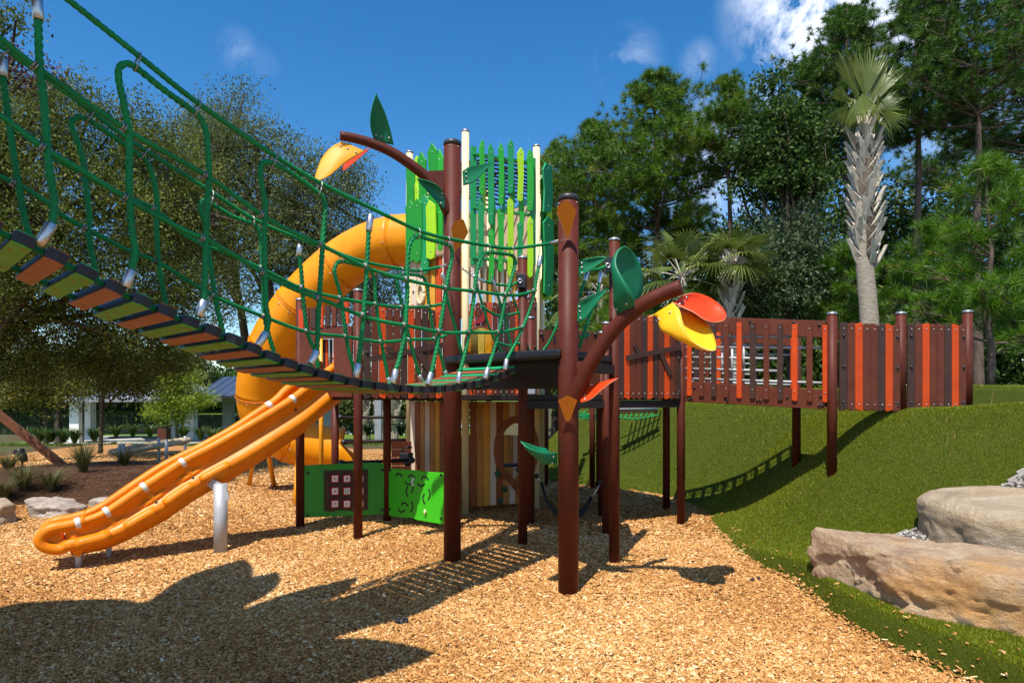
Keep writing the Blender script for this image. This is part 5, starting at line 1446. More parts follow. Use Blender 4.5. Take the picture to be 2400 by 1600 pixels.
# black hanging band seat beneath the right platform
hs_ = thing('hanging_seat', 'black curved rubber seat slung low between the posts under the platform', 'swing seat', (.9, 8.9, 0))
pts = crom([P(1268, 1130, 9.1), P(1275, 1160, 9.05), P(1290, 1188, 9.0), P(1315, 1208, 8.95), P(1345, 1212, 8.95), P(1370, 1196, 9.0), P(1388, 1165, 9.05)], .04)
vs = []; N_ = len(pts)
for i, p in enumerate(pts):
    k = i / (N_ - 1); w = .04 + .15 * math.sin(math.pi * k) ** .8; 
    for j in range(7):
        v = j / 6 * 2 - 1; vs.append(p + Vector((0, w * v, -.03 * (1 - v * v))))
m = MB(); m.add(vs, [(i * 7 + j, i * 7 + j + 1, (i + 1) * 7 + j + 1, (i + 1) * 7 + j) for i in range(N_ - 1) for j in range(6)], 0, True)
o = m.build('seat_band', M['black'], hs_); md = o.modifiers.new('t', 'SOLIDIFY'); md.thickness = .028
for a, b in ((P(1268, 1132, 9.1), P(1258, 1115, 9.1)), (P(1388, 1165, 9.05), P(1408, 1130, 9.1))):
    m = MB(); m.cyl(a, b, .012, 10); m.sph(b, .035, 1, 10, 7); m.build('hanger', [M['steelbright'], M['blackbolt']], hs_)

# things seen beneath the platforms, behind
bar = thing('balance_rail', 'pair of dark horizontal bars behind the left platform posts', 'rail', (-1.7, 11.0, 0))
for (x0, y0, x1, y1, Y, r) in ((797, 978, 958, 977, 10.6, .026), (805, 1036, 958, 1030, 10.6, .028), (800, 1084, 965, 1078, 9.6, .026)):
    m = MB(); m.cyl(P(x0, y0, Y), P(x1, y1, Y), r, 14); 
    for x, y in ((x0, y0), (x1, y1)): m.sph(P(x, y, Y), .05, 1, 10, 7)
    m.build('bar', [M['darksteel'], M['blackbolt']], bar)
dr = thing('activity_panel', 'brown board panel with a black grip beside the striped wall', 'activity panel', (-1.75, 10.3, 0))
m = MB()
for k in range(4):
    y0, y1 = 1034 + k * 19, 1052 + k * 19
    m.prism([P(918, y1, 10.2), P(966, y1, 10.4), P(966, y0, 10.4), P(918, y0, 10.2)], .02, (0, -1, 0))
m.build('panel', M['brown'], dr, bevel=.003, seg=1)
m = MB(); m.tube(crom([P(941, 1068, 10.1), P(943, 1054, 10.05), P(952, 1048, 10.0), P(966, 1048, 10.0)], .03), .016, 10); m.box(P(952, 1068, 10.0), (.20, .12, .10)); m.sph(P(955, 1082, 10.0), .07, 0, 12, 8); m.build('grip', M['black'], dr, bevel=.01)

# climbing net at the back of the mound
cn = thing('climbing_net', 'small green climbing net with pipe rails on the back of the mound', 'climbing net', (2.2, 13.5, 1.4))
for x0, y0, x1, y1, mt, r in ((1442, 966, 1541, 963, 'beam', .03), (1448, 957, 1540, 955, 'steel', .055)):
    m = MB(); m.cyl(P(x0, y0, 13.2), P(x1, y1, 13.2), r, 14); m.build('rail', M[mt], cn)
for k in range(7):
    rope(cn, [P(1452 + 12 * k, 981 - k, 13.1), P(1462 + 12 * k, 960, 13.3), P(1476 + 12 * k, 938, 13.8)], .016, step=.05, lob=0)
for k in range(3):
    rope(cn, [P(1445, 978 - 16 * k, 13.1 + .2 * k), P(1490, 981 - 17 * k, 13.1 + .2 * k), P(1545, 972 - 15 * k, 13.1 + .2 * k)], .016, step=.05, lob=0)
cn2 = thing('climbing_net', 'green net corner seen between the trunk and the dark posts', 'climbing net', (1.4, 13.5, 1.4))
for k in range(4):
    rope(cn2, [P(1358 + 14 * k, 978, 13.6), P(1366 + 14 * k, 970, 13.6), P(1374 + 14 * k, 962, 13.8)], .016, step=.05, lob=0)
    rope(cn2, [P(1352, 964 + 5 * k, 13.6), P(1385, 972 + 3 * k, 13.6), P(1412, 962 + 5 * k, 13.7)], .016, step=.05, lob=0)

# the start of the bridge: a second leaf-roofed tower beside the camera, outside the view
st_ = thing('leaf_tower', 'leaf-roofed start tower of the rope bridge standing beside the viewer', 'play tower', (-3.6, 1.5, 0))
for xy in ((-4.3, 2.75), (-2.95, 1.75), (-4.9, 1.4), (-3.6, .5)): post(st_, xy, -.05, 4.9, .094, 'post', 'postcap')
deck(st_, [(-4.3, 2.8), (-2.7, 2.15), (-2.5, 1.9), (-3.5, .4), (-5.1, 1.3)], 2.86, .1, 'blackdeck')
def roofleaf(cx, cy, z, ang, L, w, mat, tx=0.0):
    d = Vector((math.cos(ang), math.sin(ang), tx)); s = Vector((-math.sin(ang), math.cos(ang), 0))
    c = Vector((cx, cy, z)); 
    leaf(st_, mat, c - s * w * .55, c + s * w * .55, c + d * L, w, (0, 0, 1), .2, -.12, 'roof_leaf', 3, peak=.66)
roofleaf(-3.6, 1.7, 4.75, math.radians(14), 2.25, .40, 'leafgreen', .02)
roofleaf(-3.6, 1.7, 4.80, math.radians(50), 1.75, .36, 'leafgreen', .02)
roofleaf(-3.8, 1.9, 4.85, math.radians(88), 1.55, .70, 'leafgreen', .02)
roofleaf(-4.0, 1.8, 4.80, math.radians(128), 1.9, .75, 'leafgreen', .02)
roofleaf(-4.0, 1.5, 4.85, math.radians(170), 2.2, .8, 'leafgreen', .02)
roofleaf(-3.4, 1.4, 4.70, math.radians(-22), 2.0, .50, 'leafyellow', .0)
roofleaf(-3.8, 1.2, 4.85, math.radians(230), 1.9, .8, 'leafgreen', .0)
roofleaf(-3.6, 1.2, 4.85, math.radians(300), 1.7, .7, 'leafgreen', .0)
m = MB(); m.prism([Vector((-3.7 + .9 * math.cos(k * math.pi / 3), 1.65 + .85 * math.sin(k * math.pi / 3), 4.66)) for k in range(6)], .06, (0, 0, 1)); m.build('roof_plate', M['darksteel'], st_)

roofleaf(-3.7, 2.0, 4.84, math.radians(93), 2.8, .34, 'leafgreen', .0)
roofleaf(-3.5, 1.9, 4.82, math.radians(64), 2.45, .24, 'leafgreen', .02)
roofleaf(-3.7, 2.0, 4.86, math.radians(80), 2.3, .30, 'leafgreen', .02)
roofleaf(-3.3, 1.8, 4.78, math.radians(42), 2.5, .22, 'leafgreen', .02)
# ------------------------------------------------------------------ vegetation
def quads(c, L, Wd, nrmbias=None, up=0.0):
    """leaf-shaped quads at centres c"""
    n = len(c)
    u = rng.normal(0, 1, (n, 3)); u /= np.linalg.norm(u, axis=1)[:, None]
    r = rng.normal(0, 1, (n, 3)); r[:, 2] += up
    w = np.cross(u, r); w /= np.linalg.norm(w, axis=1)[:, None] + 1e-9
    L = (L * rng.uniform(.6, 1.3, n))[:, None]; Wd = (Wd * rng.uniform(.6, 1.3, n))[:, None]
    v = np.stack([c - u * L / 2, c + w * Wd / 2, c + u * L / 2, c - w * Wd / 2], 1).reshape(-1, 3)
    return v, np.arange(4 * n).reshape(-1, 4)
def clump_pts(blobs, ncl, shell=.45):
    vol = np.array([b[1][0] * b[1][1] * b[1][2] for b in blobs]) ** .75; vol /= vol.sum()
    out = []
    for (c, r), k in zip(blobs, rng.multinomial(ncl, vol)):
        d = rng.normal(0, 1, (k, 3)); d /= np.linalg.norm(d, axis=1)[:, None]
        s = shell + (1 - shell) * rng.uniform(0, 1, k) ** .6
        s *= 1 + .22 * rng.normal(0, 1, k) * (rng.uniform(0, 1, k) < .35)
        out.append(np.array(c) + d * np.array(r) * s[:, None])
    return np.concatenate(out)
def limb(m, a, b, r0, r1, sag=.12, n=6):
    a, b = Vector(a), Vector(b); d = b - a; L = d.length
    j = Vector((rng.normal(0, .06), rng.normal(0, .06), 0)) * L
    pts = [a + d * t + j * math.sin(math.pi * t) + Vector((0, 0, sag * L * math.sin(math.pi * t) * (1 if d.z > -.1 * L else .6))) for t in [i / n for i in range(n + 1)]]
    m.tube(pts, [r0 + (r1 - r0) * (i / n) for i in range(n + 1)], 7, 0, caps=False)
def broadleaf(name, label, cat, trunkpts, r0, blobs, ncl, per, csize, L, Wd, mat, barkm='oakbark', group=None, nlimb=14, ntwig=60, shell=.45, squash=.7, limbstart=.45):
    tp = [Vector(p) for p in trunkpts]
    t = thing(name, label, cat, tuple(tp[0]), group)
    m = MB(); pts = crom(tp, .25); N = len(pts)
    m.tube(pts, [r0 * (1.25 if i == 0 else 1) * (1 - .62 * i / (N - 1)) for i in range(N)], 12)
    cl = clump_pts(blobs, ncl, shell)
    pick = cl[rng.permutation(len(cl))[:nlimb]]
    ends = []
    for q in pick:
        s = pts[int((limbstart + (1 - limbstart) * rng.uniform(0, 1)) * (N - 1))]
        q = Vector(q); limb(m, s, q, r0 * .30, .018 + r0 * .03); ends.append((s, q))
    for q in cl[rng.permutation(len(cl))[:ntwig]]:
        q = Vector(q); s, e = min(ends, key=lambda se: (se[0].lerp(se[1], .6) - q).length) if ends else (pts[-1], None)
        s = s.lerp(e, rng.uniform(.4, .85)) if e is not None else s
        limb(m, s, q, .02 + r0 * .03, .006, .06, 4)
    m.build('trunk', M[barkm], t)
    c = np.repeat(cl, per, 0) + rng.normal(0, 1, (len(cl) * per, 3)) * csize * np.array([1, 1, squash])
    v, f = quads(c, L, Wd, up=.8)
    tint = np.clip(np.repeat(rng.normal(.52, .16, len(cl)), per) + rng.normal(0, .17, len(c)), 0, 1)
    npmesh('crown', v, f, M[mat], tint, t)
    return t
def tufts(pos, dirs, K, L, Wd, spread=.9):
    n = len(pos)
    p = np.repeat(pos, K, 0); d = np.repeat(dirs, K, 0) + rng.normal(0, spread, (n * K, 3))
    d /= np.linalg.norm(d, axis=1)[:, None]
    r = rng.normal(0, 1, (n * K, 3)); w = np.cross(d, r); w /= np.linalg.norm(w, axis=1)[:, None]
    Ls = (L * rng.uniform(.65, 1.15, n * K))[:, None]
    p = p + d * .02
    droop = np.zeros_like(d); droop[:, 2] = -.12
    tip = p + (d + droop) * Ls
    v = np.stack([p - w * Wd / 2, p + w * Wd / 2, tip], 1).reshape(-1, 3)
    return v, np.arange(3 * n * K).reshape(-1, 3)
def pine(name, label, base, top, r0, zlow, R, nbr, K=50, L=.30, Wd=.020, mat='pineneedle', group='pines behind the playground', barkm='pinebark', flat=.35, per=6, cat='pine tree', droop=.0, taper=.75):
    b = Vector(base); tpv = Vector(top)
    t = thing(name, label, cat, tuple(b), group)
    m = MB(); N = 10
    pts = [b.lerp(tpv, i / N) + Vector((math.sin(i * 1.3) * .06, 0, 0)) for i in range(N + 1)]
    m.tube(pts, [r0 * (1 - .85 * i / N) for i in range(N + 1)], 10)
    pos, dirs = [], []
    H = tpv.z - zlow
    for k in range(nbr):
        s = (k + rng.uniform(0, 1)) / nbr
        z = zlow + H * s
        a = rng.uniform(0, 2 * math.pi)
        env = (1 - s ** 2.2) ** .75 * (.62 + .38 * min(1, s * 3.0)) + .05 if taper > .7 else (1 - s) ** taper + .06
        L_ = R * env * rng.uniform(.6, 1.15)
        q0 = b.lerp(tpv, (z - b.z) / (tpv.z - b.z))
        e = q0 + Vector((math.cos(a) * L_, math.sin(a) * L_, L_ * (flat - droop) * rng.uniform(.3, 1.2)))
        limb(m, q0, e, r0 * .22 * (1 - .6 * s) + .012, .01, -.05, 4)
        nt_ = max(2, int(per * 2.0 * (.5 + L_ / R)))
        for j in range(nt_):
            f = .35 + .65 * (j + 1) / nt_
            o = Vector((rng.normal(0, .15), rng.normal(0, .15), rng.normal(.04, .10))) * L_
            p = q0.lerp(e, f) + o * (.4 + f)
            pos.append(p); dd = (e - q0).normalized() * .7 + o.normalized() * .6 + Vector((0, 0, .45)); dirs.append(dd.normalized())
            if rng.uniform() < .45: limb(m, q0.lerp(e, f * .8), p, .012, .006, 0, 2)
    for j in range(5): pos.append(tpv + Vector((rng.normal(0, .15), rng.normal(0, .15), -.2 * j))); dirs.append(Vector((0, 0, 1)))
    m.build('trunk', M[barkm], t)
    v, f = tufts(np.array([tuple(p) for p in pos]), np.array([tuple(d) for d in dirs]), K, L, Wd)
    tint = np.clip(np.repeat(rng.normal(.5, .15, len(pos)), K) + rng.normal(0, .15, len(f)), 0, 1)
    npmesh('crown', v, f, M[mat], tint, t)
    return t
def palm(name, label, base, top, r, fronds, Lp, R, group=None, boots=True, bootfrom=.45, seg=26, dirs=None, cat='palm tree', droop=1.0, bw=.024):
    b = Vector(base); tp = Vector(top)
    t = thing(name, label, cat, tuple(b), group)
    m = MB(); N = 22
    pts = [b.lerp(tp, i / N) + Vector((.05 * math.sin(i * .35), 0, 0)) for i in range(N + 1)]
    m.tube(pts, [r * (1.08 - .25 * i / N) * (1 + .015 * (i % 2)) for i in range(N + 1)], 20)
    m.build('trunk', M['palmbark'], t)
    if boots:
        cm_ = MB(); cm_.tube([b.lerp(tp, bootfrom + .02), b.lerp(tp, bootfrom + .05), b.lerp(tp, .99)], [r * .98, r * 1.04, r * .92], 18); cm_.build('fibre', M['oakbark'], t)
        bm = MB(); H = (tp - b).length; nb_ = int(H * (1 - bootfrom) * 27)
        for k in range(nb_):
            s = bootfrom + (1 - bootfrom) * (k + .3) / nb_
            a = k * 2.39996 + .3
            c = b.lerp(tp, s); o = Vector((math.cos(a), math.sin(a), 0)); tg = Vector((-math.sin(a), math.cos(a), 0))
            rr = r * (1.12 - .2 * s); side = .58 if k % 2 else -.58
            p0 = c + o * rr * .9; p1 = c + o * (rr * 1.22 + .02) + Vector((0, 0, .17)) + tg * side * .14; p2 = c + o * (rr * 1.55 + .06) + Vector((0, 0, .40 + .10 * rng.uniform())) + tg * side * .36
            w = .082
            for (pa, pb, wa, wb_) in ((p0, p1, w * 1.15, w * .8), (p1, p2, w * .8, w * .48)):
                bm.add([pa - tg * wa, pa + tg * wa, pb + tg * wb_, pb - tg * wb_, pa - tg * wa - o * .03 , pa + tg * wa - o * .03, pb + tg * wb_ - o * .035, pb - tg * wb_ - o * .035],
                       [(0, 1, 2, 3), (7, 6, 5, 4), (0, 4, 5, 1), (1, 5, 6, 2), (2, 6, 7, 3), (3, 7, 4, 0)])
        bm.build('boots', M['palmboot'], t)
    V, Fc, T = [], [], []; nv = 0; pm = MB()
    for k in range(fronds):
        a = k * 2.39996 + rng.uniform(-.3, .3)
        el = math.radians(78 - 108 * ((k + .5) / fronds) ** 1.0 + rng.uniform(-8, 8))
        if dirs: a, el = math.radians(dirs[k][0]), math.radians(dirs[k][1])
        d = Vector((math.cos(a) * math.cos(el), math.sin(a) * math.cos(el), math.sin(el)))
        side = Vector((-math.sin(a), math.cos(a), 0)); nn = side.cross(d)
        if dirs and dirs[k][3]: side = d.cross(Vector((0, 1, 0))).normalized(); nn = Vector((0, -1, 0))
        if nn.z < 0: nn = -nn
        lp_ = Lp * rng.uniform(.75, 1.1)
        p0 = tp + Vector((0, 0, .05)); h = p0 + d * lp_ + Vector((0, 0, -.10 * lp_))
        pm.tube([p0, p0.lerp(h, .5) + Vector((0, 0, .05 * lp_)), h], [.022, .016, .010], 6, 0, caps=False)
        if dirs:
            R_k = R * dirs[k][4]; fe = math.radians(dirs[k][5]); d = Vector((math.cos(a) * math.cos(fe), math.sin(a) * math.cos(fe), math.sin(fe)))
            side = d.cross(Vector((0, 1, 0))).normalized() if dirs[k][3] else Vector((-math.sin(a), math.cos(a), 0)); nn = Vector((0, -1, 0)) if dirs[k][3] else side.cross(d)
        base_t = rng.normal(.45, .14) - (.0 if el > 0 else .12)
        for j in range(seg):
            fs_ = dirs[k][2] if dirs else 118
            an = math.radians(fs_ * (2 * j / (seg - 1) - 1))
            dd = (d * math.cos(an) + side * math.sin(an)).normalized()
            Rj = (R_k if dirs else R) * (1 - .28 * abs(an) / 2.06) * rng.uniform(.88, 1.08)
            wv = dd.cross(nn).normalized() * (R * bw)
            fold = nn * (R * .012)
            prev = None
            for q in range(5):
                s = q / 4
                c = h + dd * (Rj * s) + nn * (Rj * (.10 + (rng.uniform(-.12, .12) if q == 4 and dirs else 0)) * s) - Vector((0, 0, 1)) * (Rj * droop * (.42 + .35 * max(0, -d.z + .3)) * s ** 2.3)
                ww = wv * (.55 + .9 * s if s < .45 else .95 * (1 - (s - .45) / .55) ** .8 + .04)
                V += [tuple(c - ww), tuple(c + ww + fold)]
                if q: Fc.append((nv - 2, nv - 1, nv + 1, nv)); T.append(base_t + rng.normal(0, .10) + .18 * s)
                nv += 2
    pm.build('petioles', M['palmboot'], t)
    npmesh('fronds', np.array(V), np.array(Fc), M['palmleaf'], np.clip(T, 0, 1), t)
    return t
def at(px, py, Y): return tuple(P(px, py, Y))
def gz(x, y): return float(ground_z(x, y))
def basept(px, Y):
    x = (px - 1200) / F * Y; return (x, Y, gz(x, Y))
def blob(px, py, Y, rx, ry, dy=None):
    """crown lobe centred at a pixel; radii in pixels at that distance"""
    k = Y / F; return (at(px, py, Y), (rx * k, (dy if dy else (rx + ry) * .5) * k, ry * k))

# ---- left side
Y0 = 13.0
broadleaf('oak_tree', 'large dark leafy oak filling the left edge behind the rope bridge', 'oak tree', [(-12.2, 13.5, -.1), (-11.3, 13.3, 1.6), (-10.6, 13.1, 2.9), (-10.2, 13.0, 4.0), (-9.6, 12.9, 5.6)], .26,
          [blob(80, 330, Y0, 150, 120), blob(260, 330, Y0 + 1, 150, 130), blob(380, 420, Y0 + 1.5, 130, 150), blob(200, 520, Y0, 230, 150), blob(60, 620, Y0 - .5, 160, 130), blob(330, 650, Y0 + .8, 190, 120), blob(130, 770, Y0 + .5, 200, 90), blob(330, 790, Y0 + 1, 150, 80), blob(-60, 450, Y0, 150, 300), blob(430, 560, Y0 + 2, 110, 130), blob(430, 730, Y0 + 2, 110, 70), blob(230, 850, Y0 + 1.5, 150, 45), blob(60, 850, Y0 + 1, 120, 55), blob(380, 850, Y0 + 2.5, 90, 40)],
          1020, 150, .22, .074, .034, 'oakleaf', nlimb=26, ntwig=170, shell=.25)
broadleaf('oak_branch_tree', 'oak with dark red dead leaves at the upper left corner', 'oak tree', [(-14.2, 14.5, -.1), (-13.2, 14.3, 4), (-12.5, 14, 7.5)], .2,
          [blob(60, 190, 14, 90, 55), blob(130, 235, 14, 60, 40)], 46, 46, .16, .10, .045, 'redleaf', nlimb=9, ntwig=25, shell=.3)
broadleaf('oak_tree', 'tree reaching into the top left corner with small green leaves', 'oak tree', [(-15.2, 16.0, -.1), (-14.6, 15.6, 5), (-13.5, 15, 9)], .22,
          [blob(10, 30, 15, 80, 60), blob(-60, 110, 15, 90, 130)], 70, 60, .22, .11, .05, 'oakleaf', nlimb=10, ntwig=25, shell=.3)
Y1 = 24.0
broadleaf('oak_tree', 'tall thin-leaved oak with sky showing through behind the tube slide', 'oak tree', [basept(640, 25), at(640, 800, 24.6), at(625, 640, 24.3), at(610, 480, 24), at(600, 330, 24)], .28,
          [blob(560, 330, Y1, 100, 110), blob(500, 460, Y1 + 1, 110, 150), blob(640, 430, Y1, 130, 120), blob(760, 480, Y1 + .5, 110, 110), blob(700, 570, Y1, 150, 120), blob(560, 620, Y1 + 1, 150, 140), blob(830, 420, Y1 + 1, 55, 60), blob(790, 640, Y1 + 1, 130, 110), blob(470, 330, Y1 + 1, 70, 80), blob(900, 600, Y1 + 1, 90, 90), blob(850, 700, Y1 + 2, 130, 80)],
          720, 135, .40, .115, .05, 'oakleaf2', nlimb=34, ntwig=260, shell=.2)
broadleaf('oak_tree', 'bare-topped pale tree between the oak and the tall thin oak', 'oak tree', [basept(600, 27), at(560, 700, 27), at(480, 420, 27)], .22,
          [blob(440, 350, 27, 80, 120), blob(520, 260, 27, 50, 60), blob(420, 560, 27, 120, 160), blob(560, 220, 27, 35, 35)], 230, 75, .45, .12, .05, 'oakleaf2', nlimb=26, ntwig=130, shell=.2)
broadleaf('cypress_tree', 'young bright yellow-green cypress in front of the white pavilion', 'cypress tree', [basept(415, 34), at(415, 860, 34)], .10,
          [blob(412, 868, 34, 46, 22), blob(405, 900, 34, 62, 30), blob(430, 935, 34, 66, 30), blob(400, 965, 34, 58, 26)], 330, 60, .25, .16, .04, 'cypress', nlimb=24, ntwig=50, shell=.25, limbstart=.3)
broadleaf('maple_tree', 'small yellow-green tree low at the left edge by the lake', 'young tree', [basept(108, 30), at(108, 880, 30)], .12,
          [blob(80, 880, 30, 90, 40), blob(60, 930, 30, 80, 40), blob(130, 915, 30, 70, 45)], 240, 55, .28, .15, .06, 'yellowtree', nlimb=18, ntwig=40, shell=.25, limbstart=.3)
broadleaf('maple_tree', 'dark-trunked green tree left of the white pavilion columns', 'young tree', [basept(136, 33), at(138, 850, 33)], .2,
          [blob(170, 880, 33, 90, 45), blob(110, 850, 33, 80, 40), blob(215, 905, 33, 60, 30)], 200, 55, .30, .17, .07, 'oakleaf2', nlimb=14, ntwig=40, shell=.25, limbstart=.4)
broadleaf('oak_tree', 'dark oak bough hanging in front of the pavilion roof', 'oak tree', [basept(235, 20), at(240, 960, 20), at(250, 860, 20)], .07,
          [blob(250, 840, 19, 110, 40), blob(300, 900, 19.5, 70, 40), blob(420, 830, 19.5, 80, 28)], 170, 55, .22, .12, .05, 'oakleaf', nlimb=12, ntwig=50, shell=.3)
# trees across the lake and behind the pavilions
k = 0
for (px, py, Y, rx, ry) in ((20, 890, 128, 60, 50), (110, 880, 132, 60, 55), (190, 880, 130, 50, 50), (270, 870, 126, 60, 50), (350, 885, 134, 60, 55), (440, 880, 128, 55, 50), (520, 905, 130, 45, 38), (585, 915, 124, 40, 34), (650, 915, 132, 50, 38), (-60, 880, 130, 60, 60)):
    b = ((px - 1200) / F * Y, Y, -.2)
    broadleaf('lake_tree', ('round green tree on the far bank, %s' % ['cut by the left edge of the view', 'left of the yellow-green tree', 'left of the pavilion roof', 'above the white columns', 'above the pavilion ridge', 'behind the bright cypress', 'right of the pale roof', 'under the tube slide bend', 'behind the slide top', 'beyond the left edge'][k]), 'tree', [b, at(px, py + 20, Y)], .35, [blob(px, py, Y, rx, ry), blob(px + rx * .4, py + ry * .4, Y, rx * .7, ry * .6)], 120, 34, 1.2, .9, .5, ['broadleaf', 'pinedark', 'oakleaf2'][k % 3], nlimb=6, ntwig=0, shell=.4, group='trees across the lake')
    k += 1
for k, (px, py, Y, rx, ry) in enumerate(((-20, 925, 140, 70, 30), (70, 930, 142, 70, 28), (160, 925, 140, 70, 30), (250, 930, 143, 70, 28), (340, 925, 140, 70, 30), (430, 930, 142, 70, 28), (510, 928, 140, 60, 28), (590, 930, 142, 60, 28))):
    b = ((px - 1200) / F * Y, Y, .3)
    broadleaf('lake_tree', 'low dark tree by the far shore, ' + ['cut by the left edge', 'below the yellow-green tree', 'behind the dark-trunked tree', 'behind the lamp post', 'behind the bench', 'behind the cypress trunk', 'behind the blue roof', 'behind the tube slide'][k], 'tree', [b, at(px, py, Y)], .3, [blob(px, py, Y, rx, ry)], 110, 30, 1.3, 1.1, .6, ['broadleaf', 'pinedark'][k % 2], nlimb=4, ntwig=0, shell=.2, group='low trees by the far shore')
LBL = ['behind the grey column', 'behind the three palm trunks', 'left of the striped wall', 'behind the left platform posts', 'right of the tube slide exit']
for k, (px, Y, rx, ry) in enumerate(((880, 52, 80, 60), (800, 50, 70, 60), (960, 50, 80, 60), (710, 54, 80, 60), (1040, 46, 80, 60))):
    b = basept(px, Y)
    broadleaf('background_tree', 'bushy green tree far behind the deck, ' + LBL[k], 'tree', [b, at(px, 940, Y)], .3, [blob(px, 925, Y, rx, ry), blob(px - 20, 980, Y, rx * .8, ry * .6)], 130, 50, .6, .35, .16, ['shrubleaf', 'oakleaf2', 'broadleaf'][k % 3], nlimb=6, ntwig=0, shell=.3, group='trees behind the deck')

# ---- right side forest
def rpine(px, pyt, Y, zl, R, nbr, label, **kw):
    b = basept(px, Y); k = Y / F
    pine('pine_tree', label, b, at(px + kw.pop('dx', 0), pyt, Y), kw.pop('r0', .2), EYE + (HZ - zl) * k, R * k, nbr, **kw)
rpine(1538, 180, 26, 590, 165, 92, 'spreading pine with a broad crown above the right platform', per=9, L=.30)
rpine(1708, 185, 24, 430, 110, 46, 'slim pine with a bare lower trunk between sky gaps', per=7, r0=.17)
rpine(1395, 290, 28, 680, 150, 92, 'dense rounded pine right of the tower', per=9, L=.32)
rpine(1300, 345, 31, 700, 120, 62, 'low pine partly hidden by the tower', per=8, L=.32)
rpine(1620, 480, 30, 760, 110, 46, 'low dark pine under the sky gap', per=7, mat='pinedark')
rpine(1985, 20, 26, 420, 150, 84, 'tall dark pine directly behind the palm crown', per=9, mat='pinedark', L=.30)
rpine(2150, -40, 24, 330, 130, 66, 'tall pine with a long bare trunk right of the palm', per=8, mat='pinedark')
rpine(2290, -110, 22, 330, 170, 60, 'tall open-crowned pine near the right edge', per=7, mat='pinedark', flat=.5)
rpine(2410, -40, 24, 480, 150, 74, 'dark pine cut by the right edge', per=8, mat='pinedark')
rpine(1885, 150, 27, 480, 110, 60, 'narrow pine left of the palm crown', per=8)
rpine(2240, 180, 32, 600, 150, 64, 'shaded pine in the second row near the right edge', per=8, mat='pinedark', L=.32)
broadleaf('broadleaf_tree', 'broad-leaved tree with open layered branches left of the palm', 'broad-leaved tree', [basept(1850, 22), at(1850, 640, 22), at(1838, 420, 22), at(1830, 240, 22)], .2,
          [blob(1818, 190, 22, 28, 28), blob(1830, 280, 22, 70, 45), blob(1800, 350, 22, 90, 50), blob(1860, 420, 22, 100, 60), blob(1800, 430, 22, 80, 40), blob(1880, 320, 22, 60, 50)], 230, 60, .28, .17, .09, 'broadleaf', nlimb=30, ntwig=90, shell=.2, limbstart=.3)
und = [(1300, 770, 27, 110, 110), (1400, 720, 29, 110, 130), (1490, 760, 26, 100, 110), (1600, 700, 31, 120, 130), (1700, 640, 30, 110, 120), (1790, 600, 31, 110, 130), (1900, 620, 27, 110, 150), (2000, 560, 31, 120, 170), (2110, 600, 29, 120, 170), (2210, 560, 33, 130, 200), (2320, 600, 29, 130, 180), (2420, 620, 27, 120, 180), (1360, 860, 24, 100, 70), (2150, 800, 25, 140, 110), (2350, 820, 24, 140, 110), (1960, 800, 24, 120, 110), (1580, 840, 23, 90, 70), (1680, 830, 24, 100, 80), (1775, 840, 23, 90, 80), (1860, 840, 25, 100, 80), (1470, 850, 22, 80, 60)]
ULB = ['behind the cream posts', 'right of the tower', 'above the right platform', 'left of the two small palms', 'behind the two small palms', 'below the sky gap', 'left of the palm trunk', 'behind the palm trunk', 'right of the palm trunk', 'between two bare pine trunks', 'behind the young pine', 'at the right edge', 'low behind the big green leaf', 'low behind the picket fence', 'low at the fence end', 'low behind the ramp pickets', 'low at the left end of the ramp', 'low behind the first ramp pickets', 'low behind the middle ramp pickets', 'low behind the last ramp pickets', 'low behind the braced panel']
for k, (px, py, Y, rx, ry) in enumerate(und):
    broadleaf('understory_tree', 'dense dark understorey tree ' + ULB[k], 'tree', [basept(px, Y), at(px, py, Y)], .16, [blob(px, py, Y, rx, ry), blob(px + rx * .4, py + ry * .5, Y - .5, rx * .8, ry * .55), blob(px - rx * .4, py + ry * .7, Y, rx * .7, ry * .5)], 150, 52, .42, .24, .12, ['broadleaf', 'shrubleaf', 'broadleaf', 'oakleaf'][k % 4], nlimb=10, ntwig=20, shell=.3, group='understorey trees behind the mound')
broadleaf('shrub', 'big glossy grey-green shrub behind the ramp', 'shrub', [basept(1850, 18), at(1850, 800, 18), at(1850, 650, 18)], .12, [blob(1850, 590, 18, 90, 90), blob(1820, 680, 17.5, 110, 80), blob(1900, 660, 18, 80, 100), blob(1760, 700, 18, 70, 60)], 260, 70, .22, .12, .06, 'shrubleaf', nlimb=16, ntwig=60, shell=.3)
for k, (px, pyt, Y, zl, R, nb_, lb) in enumerate(((2318, 375, 13.2, 850, 150, 30, 'bright young pine with long soft needles at the right edge'), (2165, 525, 15.5, 800, 100, 22, 'bright young pine left of the tall one, behind the fence'), (1985, 580, 17, 800, 90, 24, 'young pine tuft beside the palm trunk'), (1460, 690, 17, 830, 90, 24, 'yellow-green young pine behind the big green leaf'), (2425, 540, 14, 820, 90, 20, 'young pine cut by the right edge'))):
    b = basept(px, Y); kf = Y / F
    z0 = max(b[2], turf_h(b[0], Y) if Y < 20 else b[2])
    pine('young_pine', lb, (b[0], Y, z0), at(px, pyt, Y), .085, EYE + (HZ - zl) * kf, R * kf, nb_, K=46, L=.30, Wd=.011, mat='youngpine', group='young pines', per=6, flat=.65, cat='young pine', taper=.6)
